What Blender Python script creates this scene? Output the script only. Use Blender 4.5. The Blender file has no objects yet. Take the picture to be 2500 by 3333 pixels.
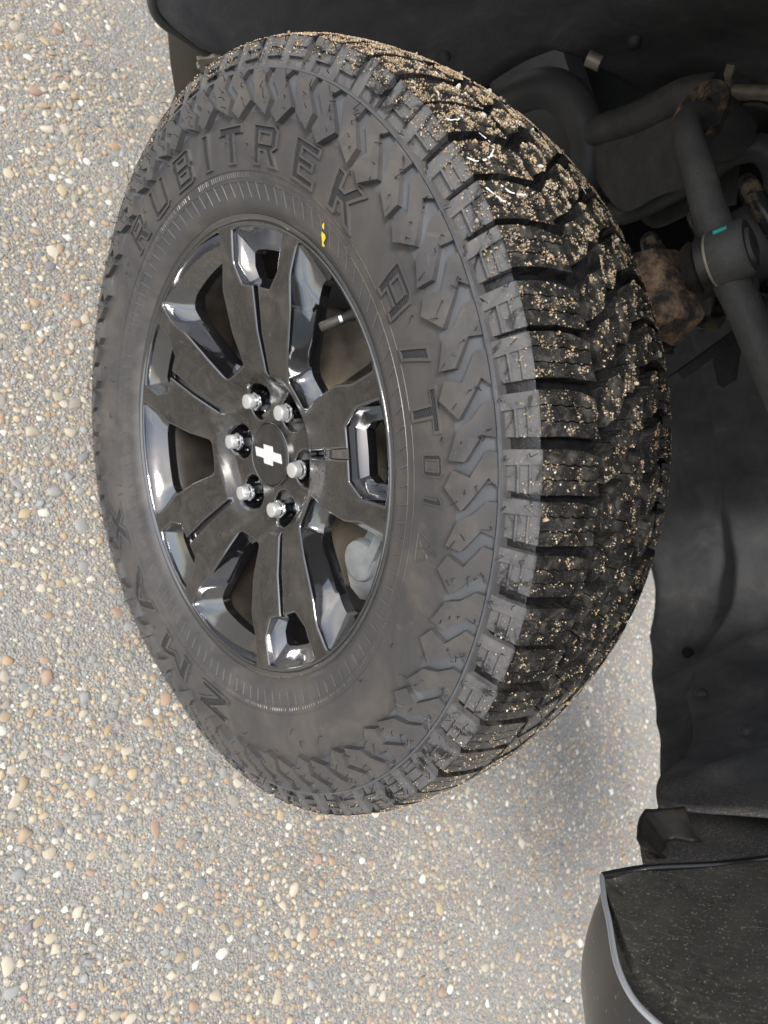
import bpy, bmesh, math, random
from mathutils import Vector, Matrix, noise
from math import sin, cos, pi, radians as RAD, degrees as DEG, hypot, atan2, sqrt, exp

random.seed(7)
scene = bpy.context.scene
COL = scene.collection
H = 0.435                                   # hub height over the ground

# ------------------------------------------------------------------ camera, sky, sun, exposure
cam_d = bpy.data.cameras.new('camera')
cam = bpy.data.objects.new('camera', cam_d)
COL.objects.link(cam)
scene.camera = cam
right = Vector((0.25526963629, 0.71394989223, 0.65200687432))
down = Vector((0.96331301398, -0.13001142451, -0.23478727944))
fwd = Vector((-0.08285801033, 0.68802077067, -0.72094519157))
M = Matrix((right, -down, -fwd)).transposed().to_4x4()
M.translation = Vector((0.1713, -0.3961, 0.6427 + H))
cam.matrix_world = M
cam_d.sensor_fit = 'VERTICAL'
cam_d.sensor_height = 24.0
cam_d.lens = 24.0 * (2023.43 / 3333.0)
cam_d.clip_start = 0.01
cam_d.clip_end = 500
cam_d.dof.use_dof = True
cam_d.dof.focus_distance = 0.60
cam_d.dof.aperture_fstop = 5.0

SUN_EL, SUN_AZ = 55.0, 268.0                # azimuth of the sun, degrees from +X towards +Y
world = bpy.data.worlds.new('World')
scene.world = world
world.use_nodes = True
wn = world.node_tree.nodes
wl = world.node_tree.links
wn.clear()
sky = wn.new('ShaderNodeTexSky')
sky.sky_type = 'NISHITA'
sky.sun_disc = False
sky.sun_elevation = RAD(SUN_EL)
sky.sun_rotation = RAD(90.0 - SUN_AZ)
sky.air_density = 1.0
sky.dust_density = 2.5
bg = wn.new('ShaderNodeBackground')
bg.inputs['Strength'].default_value = 0.13
wo = wn.new('ShaderNodeOutputWorld')
# broken cloud over the whole dome: white-grey cover, blue between
wtc = wn.new('ShaderNodeTexCoord')
wno = wn.new('ShaderNodeTexNoise')
wno.inputs['Scale'].default_value = 2.2
wno.inputs['Detail'].default_value = 7
wno.inputs['Roughness'].default_value = 0.58
wl.new(wtc.outputs['Generated'], wno.inputs['Vector'])
wra = wn.new('ShaderNodeValToRGB')
wra.color_ramp.elements[0].position = 0.45
wra.color_ramp.elements[0].color = (0.10, 0.10, 0.10, 1)
wra.color_ramp.elements[1].position = 0.66
wra.color_ramp.elements[1].color = (0.95, 0.95, 0.95, 1)
wl.new(wno.outputs['Fac'], wra.inputs[0])
wmx = wn.new('ShaderNodeMix')
wmx.data_type = 'RGBA'
wl.new(wra.outputs[0], wmx.inputs[0])
wl.new(sky.outputs[0], wmx.inputs[6])
wmx.inputs[7].default_value = (7.2, 7.1, 6.9, 1)
wl.new(wmx.outputs[2], bg.inputs[0])
wl.new(bg.outputs[0], wo.inputs[0])
sun_d = bpy.data.lights.new('sun', 'SUN')
sun_d.energy = 2.7
sun_d.angle = RAD(18)
sun_d.color = (1.0, 0.97, 0.935)
sun = bpy.data.objects.new('sun', sun_d)
COL.objects.link(sun)
sdir = Vector((cos(RAD(SUN_EL)) * cos(RAD(SUN_AZ)), cos(RAD(SUN_EL)) * sin(RAD(SUN_AZ)), sin(RAD(SUN_EL))))
sun.rotation_euler = sdir.to_track_quat('Z', 'Y').to_euler()
sun.location = sdir * 5
scene.view_settings.view_transform = 'Standard'
scene.view_settings.look = 'None'
scene.view_settings.gamma = 1.0
scene.view_settings.use_curve_mapping = False
scene.view_settings.exposure = 0.92
try:
    scene.cycles.max_bounces = 8
except Exception:
    pass

# ------------------------------------------------------------------ materials
MAT = {}


class NT:
    def __init__(self, name):
        self.m = bpy.data.materials.new(name)
        self.m.use_nodes = True
        self.t = self.m.node_tree
        self.t.nodes.clear()
        self.out = self.n('ShaderNodeOutputMaterial')
        self.b = self.n('ShaderNodeBsdfPrincipled')
        self.t.links.new(self.b.outputs[0], self.out.inputs[0])
        self.tc = None
        MAT[name] = self.m

    def n(self, k, **kw):
        x = self.t.nodes.new(k)
        for a, v in kw.items():
            setattr(x, a, v)
        return x

    def link(self, a, b):
        self.t.links.new(a, b)

    def set(self, **kw):
        for k, v in kw.items():
            k = k.replace('_', ' ')
            s = self.b.inputs[k]
            if isinstance(v, (int, float)):
                s.default_value = v
            elif isinstance(v, tuple):
                s.default_value = v + ((1.0,) if len(v) == 3 else ())
            else:
                self.link(v, s)
        return self

    def obj(self):
        if not self.tc:
            self.tc = self.n('ShaderNodeTexCoord')
        return self.tc.outputs['Object']

    def noise(self, scale, detail=4, rough=0.55, dist=0.0, vec=None):
        x = self.n('ShaderNodeTexNoise')
        x.inputs['Scale'].default_value = scale
        x.inputs['Detail'].default_value = detail
        x.inputs['Roughness'].default_value = rough
        x.inputs['Distortion'].default_value = dist
        self.link(vec or self.obj(), x.inputs['Vector'])
        return x.outputs['Fac']

    def ramp(self, fac, stops, interp='LINEAR'):
        x = self.n('ShaderNodeValToRGB')
        x.color_ramp.interpolation = interp
        e = x.color_ramp.elements
        while len(e) < len(stops):
            e.new(0.5)
        for i, (p, c) in enumerate(stops):
            e[i].position = p
            c = (c, c, c) if isinstance(c, (int, float)) else c
            e[i].color = tuple(c) + (1.0,)
        self.link(fac, x.inputs[0])
        return x.outputs[0]

    def mix(self, fac, a, b, mode='MIX'):
        x = self.n('ShaderNodeMix', data_type='RGBA', blend_type=mode)
        for s, v in ((x.inputs[0], fac), (x.inputs[6], a), (x.inputs[7], b)):
            if isinstance(v, (int, float)):
                s.default_value = v
            elif isinstance(v, tuple):
                s.default_value = v + (1.0,)
            else:
                self.link(v, s)
        return x.outputs[2]

    def math(self, op, a, b=0.0, clamp=False):
        x = self.n('ShaderNodeMath', operation=op, use_clamp=clamp)
        for s, v in ((x.inputs[0], a), (x.inputs[1], b)):
            if isinstance(v, (int, float)):
                s.default_value = v
            else:
                self.link(v, s)
        return x.outputs[0]

    def bump(self, h, strength=0.3, dist=0.001):
        x = self.n('ShaderNodeBump')
        x.inputs['Strength'].default_value = strength
        x.inputs['Distance'].default_value = dist
        self.link(h, x.inputs['Height'])
        self.link(x.outputs[0], self.b.inputs['Normal'])


# sidewall rubber: grey-brown film of dust, smudges, fine grain
m = NT('sidewall_rubber')
big = m.noise(11, 6, 0.68, 0.9)
fine = m.noise(260, 3, 0.6)
sm = m.noise(38, 4, 0.65, 1.2)
c = m.ramp(big, [(0.30, (0.036, 0.036, 0.038)), (0.50, (0.054, 0.051, 0.050)), (0.72, (0.086, 0.076, 0.065))])
c = m.mix(m.ramp(sm, [(0.60, 0.0), (0.78, 0.32)]), c, (0.16, 0.13, 0.098))
c = m.mix(m.ramp(sm, [(0.22, 0.5), (0.36, 0.0)]), c, (0.03, 0.03, 0.033))
m.set(Base_Color=c, Roughness=m.ramp(big, [(0.3, 0.30), (0.7, 0.50)]), Specular_IOR_Level=0.7)
m.bump(m.math('ADD', m.math('MULTIPLY', fine, 0.35), m.math('MULTIPLY', sm, 0.6)), 0.22, 0.0008)

m = NT('letter_recess')
m.set(Base_Color=(0.022, 0.022, 0.024), Roughness=0.6)
wv = m.n('ShaderNodeTexWave', wave_type='BANDS', bands_direction='DIAGONAL')
wv.inputs['Scale'].default_value = 190
m.link(m.obj(), wv.inputs['Vector'])
m.bump(wv.outputs['Fac'], 0.8, 0.0006)

# channel floors between the side lugs: smoother, the sky's bluish reflection put into the colour
m = NT('sky_tint_rubber')
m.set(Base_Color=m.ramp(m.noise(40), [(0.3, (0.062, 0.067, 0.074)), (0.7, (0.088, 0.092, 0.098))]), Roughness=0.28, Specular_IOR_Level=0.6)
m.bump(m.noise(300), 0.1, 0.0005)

# wet tread rubber with fine silt
m = NT('tread_rubber')
w = m.noise(70, 5, 0.65, 0.5)
sp = m.noise(900, 3, 0.7)
c = m.ramp(w, [(0.36, (0.008, 0.008, 0.008)), (0.53, (0.019, 0.0186, 0.018)), (0.75, (0.072, 0.067, 0.058))])
c = m.mix(m.ramp(sp, [(0.64, 0.0), (0.69, 0.8)]), c, (0.24, 0.195, 0.13))
m.set(Base_Color=c, Roughness=m.ramp(w, [(0.35, 0.12), (0.7, 0.45)]))
m.bump(m.math('ADD', m.math('MULTIPLY', sp, 0.35), w), 0.3, 0.0010)

m = NT('wet_groove')
w = m.noise(120, 4, 0.6, 0.6)
m.set(Base_Color=m.ramp(w, [(0.4, (0.005, 0.005, 0.006)), (0.8, (0.011, 0.011, 0.011))]),
      Roughness=m.ramp(w, [(0.35, 0.06), (0.7, 0.22)]), Specular_IOR_Level=0.6)
m.bump(w, 0.35, 0.002)

m = NT('shoulder_rubber')          # side of the shoulder blocks: dry dust and wet runs
w = m.noise(34, 5, 0.6, 1.4)
c = m.ramp(w, [(0.38, (0.018, 0.018, 0.018)), (0.45, (0.072, 0.071, 0.073)), (0.7, (0.108, 0.102, 0.098))])
sp = m.noise(700, 2, 0.6)
c = m.mix(m.ramp(sp, [(0.66, 0.0), (0.70, 0.7)]), c, (0.33, 0.28, 0.20))
sx = m.n('ShaderNodeSeparateXYZ')
m.link(m.obj(), sx.inputs[0])
rad = m.math('SQRT', m.math('ADD', m.math('MULTIPLY', sx.outputs[0], sx.outputs[0]), m.math('MULTIPLY', sx.outputs[2], sx.outputs[2])))
rag = m.noise(75, 5, 0.7, 1.0)
edge = m.math('ADD', m.math('MULTIPLY', m.math('SUBTRACT', rad, 0.4235), 60.0), m.math('MULTIPLY', rag, 1.0))
wet = m.ramp(edge, [(0.44, 0.0), (0.66, 0.82)])
c = m.mix(wet, c, (0.030, 0.029, 0.028))
rgh = m.mix(wet, m.ramp(w, [(0.38, 0.10), (0.46, 0.40)]), (0.16, 0.16, 0.16))
m.set(Base_Color=c, Roughness=rgh)
m.bump(m.noise(300), 0.15, 0.0006)

m = NT('hair_rubber')
m.set(Base_Color=(0.012, 0.012, 0.013), Roughness=0.5)

m = NT('rim_face')                  # gloss black under a brown film of road dust
d = m.noise(26, 6, 0.7, 0.8)
s = m.noise(160, 5, 0.7)
c = m.ramp(d, [(0.3, (0.012, 0.011, 0.010)), (0.55, (0.030, 0.027, 0.024)), (0.8, (0.075, 0.065, 0.054))])
c = m.mix(m.ramp(s, [(0.60, 0.0), (0.76, 0.40)]), c, (0.20, 0.175, 0.15))
m.set(Base_Color=c, Roughness=m.ramp(d, [(0.3, 0.20), (0.75, 0.42)]), Coat_Weight=0.3, Coat_Roughness=0.2)
m.bump(s, 0.05, 0.0004)

m = NT('rim_gloss')
d = m.noise(30, 5, 0.7, 0.6)
m.set(Base_Color=(0.006, 0.006, 0.007), Roughness=m.ramp(d, [(0.4, 0.06), (0.8, 0.18)]), IOR=2.0, Coat_Weight=1.0, Coat_Roughness=0.03, Coat_IOR=1.85)

m = NT('cap_black')
d = m.noise(60, 5, 0.7)
m.set(Base_Color=m.ramp(d, [(0.3, (0.012, 0.012, 0.012)), (0.8, (0.035, 0.032, 0.029))]), Roughness=0.30)

m = NT('emblem_silver')
m.set(Base_Color=(0.84, 0.84, 0.85), Metallic=0.5, Roughness=0.30)

m = NT('chrome')
m.set(Base_Color=(0.80, 0.82, 0.84), Metallic=1.0, Roughness=m.ramp(m.noise(200), [(0.4, 0.05), (0.8, 0.18)]))

m = NT('nut_cap')
m.set(Base_Color=(0.82, 0.83, 0.82), Metallic=0.8, Roughness=0.30)

m = NT('barrel')
d = m.noise(20, 5, 0.65)
m.set(Base_Color=m.ramp(d, [(0.3, (0.010, 0.010, 0.010)), (0.8, (0.045, 0.036, 0.028))]), Roughness=0.35)

m = NT('brake_iron')
d = m.noise(24, 5, 0.65, 0.5)
m.set(Base_Color=m.ramp(d, [(0.3, (0.22, 0.19, 0.15)), (0.7, (0.40, 0.34, 0.27))]), Metallic=0.35, Roughness=0.6)
m.bump(m.noise(150), 0.2, 0.001)

m = NT('cast_grey')
d = m.noise(40, 5, 0.6)
m.set(Base_Color=m.ramp(d, [(0.3, (0.26, 0.27, 0.275)), (0.7, (0.44, 0.45, 0.45))]), Metallic=0.2, Roughness=0.55)
m.bump(m.noise(220), 0.25, 0.001)

m = NT('rusty_iron')
d = m.noise(46, 7, 0.75, 0.1)
p = m.noise(240, 4, 0.6)
c = m.ramp(d, [(0.42, (0.030, 0.027, 0.026)), (0.50, (0.13, 0.085, 0.055)), (0.60, (0.32, 0.20, 0.12)), (0.76, (0.45, 0.36, 0.26))])
m.set(Base_Color=c, Roughness=0.85)
m.bump(m.math('ADD', p, d), 0.6, 0.002)

m = NT('black_steel')
d = m.noise(26, 5, 0.7, 0.6)
c = m.ramp(d, [(0.3, (0.060, 0.059, 0.058)), (0.6, (0.100, 0.096, 0.090)), (0.80, (0.19, 0.15, 0.10))])
m.set(Base_Color=c, Roughness=0.6)
m.bump(m.noise(240, 4), 0.5, 0.002)

m = NT('frame_black')
d = m.noise(12, 5, 0.7)
m.set(Base_Color=m.ramp(d, [(0.3, (0.050, 0.050, 0.052)), (0.8, (0.11, 0.105, 0.098))]), Roughness=0.5)

m = NT('spring_black')
d = m.noise(40, 4, 0.7)
m.set(Base_Color=m.ramp(d, [(0.5, (0.030, 0.030, 0.031)), (0.62, (0.20, 0.15, 0.09))]), Roughness=m.ramp(d, [(0.5, 0.25), (0.6, 0.8)]))

m = NT('deep_shade')  # near-black colour stands in for shade in the bay and liner hole
m.set(Base_Color=m.ramp(m.noise(15), [(0.3, (0.004, 0.004, 0.004)), (0.8, (0.010, 0.010, 0.009))]), Roughness=0.8)

m = NT('boot_rubber')
m.set(Base_Color=m.ramp(m.noise(60), [(0.3, (0.018, 0.016, 0.015)), (0.8, (0.05, 0.042, 0.034))]), Roughness=0.5)

m = NT('zinc')
m.set(Base_Color=m.ramp(m.noise(60), [(0.3, (0.30, 0.26, 0.20)), (0.7, (0.48, 0.43, 0.34))]), Metallic=0.4, Roughness=0.5)

m = NT('liner_felt')
f1 = m.noise(420, 4, 0.7)
f2 = m.noise(14, 5, 0.65, 0.6)
c = m.ramp(f2, [(0.3, (0.095, 0.097, 0.103)), (0.6, (0.150, 0.149, 0.150)), (0.85, (0.25, 0.235, 0.21))])
c = m.mix(m.ramp(f1, [(0.55, 0.0), (0.75, 0.35)]), c, (0.19, 0.175, 0.155))
sx = m.n('ShaderNodeSeparateXYZ')
m.link(m.obj(), sx.inputs[0])
near = m.math('MULTIPLY', m.ramp(m.math('MULTIPLY', sx.outputs[1], 1.6), [(0.15, 1.0), (0.75, 0.0)]), m.ramp(sx.outputs[0], [(0.40, 0.0), (0.46, 1.0)]))
gr = m.math('MULTIPLY', m.ramp(m.noise(330, 3, 0.65), [(0.52, 0.0), (0.60, 0.95)]), near)
c = m.mix(gr, c, (0.46, 0.37, 0.25))
m.set(Base_Color=c, Roughness=0.92, Specular_IOR_Level=0.2)
m.bump(m.math('ADD', f1, m.math('MULTIPLY', f2, 2.0)), 0.5, 0.0015)

m = NT('splash_plastic')            # black plastic under thrown sand
f2 = m.noise(30, 5, 0.65, 0.8)
sp = m.noise(420, 3, 0.65)
sp2 = m.noise(130, 5, 0.75, 1.0)
c = m.ramp(f2, [(0.3, (0.060, 0.058, 0.054)), (0.75, (0.14, 0.13, 0.11))])
c = m.mix(m.ramp(sp, [(0.61, 0.0), (0.66, 0.9)]), c, (0.50, 0.43, 0.31))
c = m.mix(m.ramp(sp2, [(0.60, 0.0), (0.72, 0.55)]), c, (0.20, 0.18, 0.14))
mp = m.n('ShaderNodeMapping')
mp.inputs['Rotation'].default_value = (0.7, 0.0, 0.0)
mp.inputs['Scale'].default_value = (60, 420, 46)
m.link(m.obj(), mp.inputs['Vector'])
st = m.noise(1.0, 4, 0.7, 0.3, mp.outputs[0])
c = m.mix(m.ramp(st, [(0.56, 0.0), (0.70, 0.6)]), c, (0.30, 0.27, 0.20))
m.set(Base_Color=c, Roughness=m.ramp(f2, [(0.3, 0.22), (0.7, 0.45)]))
m.bump(sp, 0.3, 0.001)

m = NT('body_paint')
f2 = m.noise(260, 3, 0.6)
c = m.mix(m.ramp(f2, [(0.66, 0.0), (0.70, 0.6)]), (0.022, 0.022, 0.023), (0.30, 0.26, 0.18))
m.set(Base_Color=c, Roughness=0.38, Coat_Weight=0.4, Coat_Roughness=0.2)

m = NT('gloss_plastic')
m.set(Base_Color=(0.02, 0.02, 0.02), Roughness=0.18)

m = NT('lip_highlight')  # bright edge highlight put into the colour of the black fender's lip
m.set(Base_Color=(0.62, 0.64, 0.67), Roughness=0.22, Metallic=0.3)

m = NT('flap_plastic')
m.set(Base_Color=m.ramp(m.noise(8), [(0.3, (0.085, 0.076, 0.060)), (0.8, (0.13, 0.115, 0.09))]), Roughness=0.6)

m = NT('white_paint')
m.set(Base_Color=(0.58, 0.59, 0.58), Roughness=0.8)
m = NT('yellow_paint')
m.set(Base_Color=(0.75, 0.60, 0.05), Roughness=0.6)
m = NT('teal_paint')
m.set(Base_Color=(0.05, 0.55, 0.48), Roughness=0.6)

# cement matrix of the exposed aggregate slab
m = NT('cement')
tc = m.obj()
n1 = m.noise(3.0, 6, 0.6)
n2 = m.noise(150, 5, 0.75)
n3 = m.noise(420, 3, 0.7)
vo = m.n('ShaderNodeTexVoronoi')
vo.inputs['Scale'].default_value = 260
vo.inputs['Randomness'].default_value = 1.0
m.link(tc, vo.inputs['Vector'])
c = m.ramp(n2, [(0.33, (0.072, 0.071, 0.068)), (0.50, (0.205, 0.199, 0.184)), (0.70, (0.40, 0.382, 0.342))])
tint = m.ramp(vo.outputs['Color'], [(0.0, (0.62, 0.53, 0.40)), (0.35, (0.36, 0.335, 0.30)), (0.6, (0.30, 0.30, 0.30)), (1.0, (0.66, 0.61, 0.51))])
c = m.mix(m.ramp(vo.outputs['Distance'], [(0.30, 0.60), (0.62, 0.0)]), c, tint)
c = m.mix(0.35, c, m.ramp(n1, [(0.3, (0.14, 0.137, 0.128)), (0.7, (0.29, 0.280, 0.258))]))
m.set(Base_Color=c, Roughness=0.9, Specular_IOR_Level=0.25)
hgt = m.math('ADD', m.math('MULTIPLY', n2, 1.0), m.math('SUBTRACT', 0.6, vo.outputs['Distance']))
m.bump(m.math('ADD', hgt, m.math('MULTIPLY', n3, 0.5)), 0.85, 0.0035)


def stone_mat(name, seed_src):
    m = NT(name)
    if seed_src == 'island':
        g = m.n('ShaderNodeNewGeometry')
        r = g.outputs['Random Per Island']
    else:
        g = m.n('ShaderNodeObjectInfo')
        r = g.outputs['Random']
    col = m.ramp(r, [(0.0, (0.38, 0.28, 0.17)), (0.10, (0.46, 0.40, 0.29)), (0.20, (0.42, 0.28, 0.15)), (0.27, (0.31, 0.305, 0.295)),
                     (0.36, (0.52, 0.44, 0.31)), (0.46, (0.17, 0.17, 0.18)), (0.52, (0.38, 0.24, 0.16)), (0.60, (0.56, 0.50, 0.38)),
                     (0.68, (0.29, 0.26, 0.21)), (0.75, (0.49, 0.38, 0.22)), (0.83, (0.25, 0.26, 0.25)), (0.89, (0.70, 0.67, 0.58)),
                     (0.94, (0.42, 0.36, 0.28)), (1.0, (0.44, 0.32, 0.15))], 'CONSTANT')
    col = m.mix(0.20, col, (0.36, 0.345, 0.31))
    n = m.noise(120, 5, 0.7, 0.5)
    col = m.mix(0.75, col, m.ramp(n, [(0.3, 0.42), (0.7, 0.95)]), 'MULTIPLY')
    m.set(Base_Color=col, Roughness=0.6, Specular_IOR_Level=0.35)
    m.bump(m.noise(420, 3), 0.25, 0.001)


stone_mat('stone_object', 'object')
stone_mat('stone_island', 'island')

m = NT('sand_grain')
g = m.n('ShaderNodeNewGeometry')
col = m.ramp(g.outputs['Random Per Island'], [(0.0, (0.27, 0.19, 0.11)), (0.2, (0.36, 0.27, 0.155)), (0.4, (0.19, 0.155, 0.115)), (0.55, (0.42, 0.34, 0.22)),
                                               (0.7, (0.36, 0.21, 0.09)), (0.82, (0.27, 0.245, 0.21)), (0.95, (0.60, 0.55, 0.46))], 'CONSTANT')
m.set(Base_Color=col, Roughness=0.6)


# ------------------------------------------------------------------ object helpers
def link(o, parent=None, label=None, cat=None, group=None, kind=None):
    if parent is not None:
        o.parent = parent
    COL.objects.link(o)
    for k, v in (('label', label), ('category', cat), ('group', group), ('kind', kind)):
        if v:
            o[k] = v
    return o


def empty(name, loc=(0, 0, 0), parent=None, **kw):
    o = bpy.data.objects.new(name, None)
    o.empty_display_size = 0.05
    o.location = loc
    return link(o, parent, **kw)


def mesh_obj(name, me, mats, parent=None, loc=(0, 0, 0), smooth=35, **kw):
    if isinstance(mats, str):
        mats = [mats]
    for k in mats:
        if len(me.materials) < len(mats):
            me.materials.append(MAT[k])
    if smooth:
        for p in me.polygons:
            p.use_smooth = True
        me.set_sharp_from_angle(angle=RAD(smooth))
    o = bpy.data.objects.new(name, me)
    o.location = loc
    return link(o, parent, **kw)


class MB:
    """collects verts / faces (with a material index) into one mesh"""

    def __init__(self):
        self.v, self.f, self.mi = [], [], []

    def add(self, vs, fs, mi=0):
        b = len(self.v)
        self.v += [tuple(q) for q in vs]
        for f in fs:
            self.f.append(tuple(i + b for i in f))
            self.mi.append(mi)
        return b

    def grid(self, rows, mi=0, closed=False, flip=False):
        nr, nc = len(rows), len(rows[0])
        vs = [p for r in rows for p in r]
        fs = []
        for i in range(nr - 1):
            for j in range(nc if closed else nc - 1):
                k = (j + 1) % nc
                q = (i * nc + j, i * nc + k, (i + 1) * nc + k, (i + 1) * nc + j)
                fs.append(q[::-1] if flip else q)
        self.add(vs, fs, mi)

    def box(self, c, s, rot=None, mi=0):
        x, y, z = s[0] / 2, s[1] / 2, s[2] / 2
        vs = [Vector((a, b, d)) for a in (-x, x) for b in (-y, y) for d in (-z, z)]
        if rot is not None:
            vs = [rot @ q for q in vs]
        vs = [q + Vector(c) for q in vs]
        self.add(vs, [(0, 1, 3, 2), (4, 6, 7, 5), (0, 4, 5, 1), (2, 3, 7, 6), (0, 2, 6, 4), (1, 5, 7, 3)], mi)

    def tube(self, pts, rad, n=12, mi=0, caps=True):
        pts = [Vector(p) for p in pts]
        rs = rad if isinstance(rad, (list, tuple)) else [rad] * len(pts)
        rows = []
        ref = None
        for i, p in enumerate(pts):
            t = (pts[min(i + 1, len(pts) - 1)] - pts[max(i - 1, 0)]).normalized()
            if ref is None:
                ref = t.orthogonal().normalized()
            ref = (ref - t * ref.dot(t)).normalized()
            bn = t.cross(ref)
            rows.append([p + (ref * cos(2 * pi * k / n) + bn * sin(2 * pi * k / n)) * rs[i] for k in range(n)])
        b = len(self.v)
        self.grid(rows, mi, closed=True)
        if caps:
            self.f.append(tuple(b + k for k in range(n))[::-1])
            self.mi.append(mi)
            e = b + (len(rows) - 1) * n
            self.f.append(tuple(e + k for k in range(n)))
            self.mi.append(mi)

    def lathe(self, prof, axis_o, axis_d, n=32, mi=0, rmod=None, cap0=False, cap1=False):
        """prof = [(along, radius)]"""
        o, d = Vector(axis_o), Vector(axis_d).normalized()
        a = d.orthogonal().normalized()
        bb = d.cross(a)
        rows = []
        for k, (s, r) in enumerate(prof):
            row = []
            for j in range(n):
                t = 2 * pi * j / n
                q = r * (rmod(k, t) if rmod else 1.0)
                row.append(o + d * s + (a * cos(t) + bb * sin(t)) * q)
            rows.append(row)
        b = len(self.v)
        self.grid(rows, mi, closed=True)
        if cap0:
            self.f.append(tuple(b + k for k in range(n))[::-1])
            self.mi.append(mi)
        if cap1:
            e = b + (len(rows) - 1) * n
            self.f.append(tuple(e + k for k in range(n)))
            self.mi.append(mi)

    def mesh(self, name, fix=True):
        me = bpy.data.meshes.new(name)
        me.from_pydata(self.v, [], self.f)
        me.polygons.foreach_set('material_index', self.mi)
        if fix:
            bm = bmesh.new()
            bm.from_mesh(me)
            bmesh.ops.recalc_face_normals(bm, faces=bm.faces[:])
            bm.to_mesh(me)
            bm.free()
        me.update()
        return me


def catmull(pts, n):
    pts = [Vector(p) for p in pts]
    out = []
    for i in range(len(pts) - 1):
        p0, p1, p2, p3 = pts[max(i - 1, 0)], pts[i], pts[i + 1], pts[min(i + 2, len(pts) - 1)]
        for k in range(n):
            t = k / n
            out.append(0.5 * (2 * p1 + (p2 - p0) * t + (2 * p0 - 5 * p1 + 4 * p2 - p3) * t * t + (3 * p1 - p0 - 3 * p2 + p3) * t ** 3))
    out.append(pts[-1])
    return out


def smooth01(x, a, b):
    t = min(1, max(0, (x - a) / (b - a)))
    return t * t * (3 - 2 * t)


def interp(x, tab):
    if x <= tab[0][0]:
        return tab[0][1]
    for (a, b), (c, d) in zip(tab, tab[1:]):
        if x <= c:
            return b + (d - b) * (x - a) / (c - a)
    return tab[-1][1]


# ------------------------------------------------------------------ ground
ground = None


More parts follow.
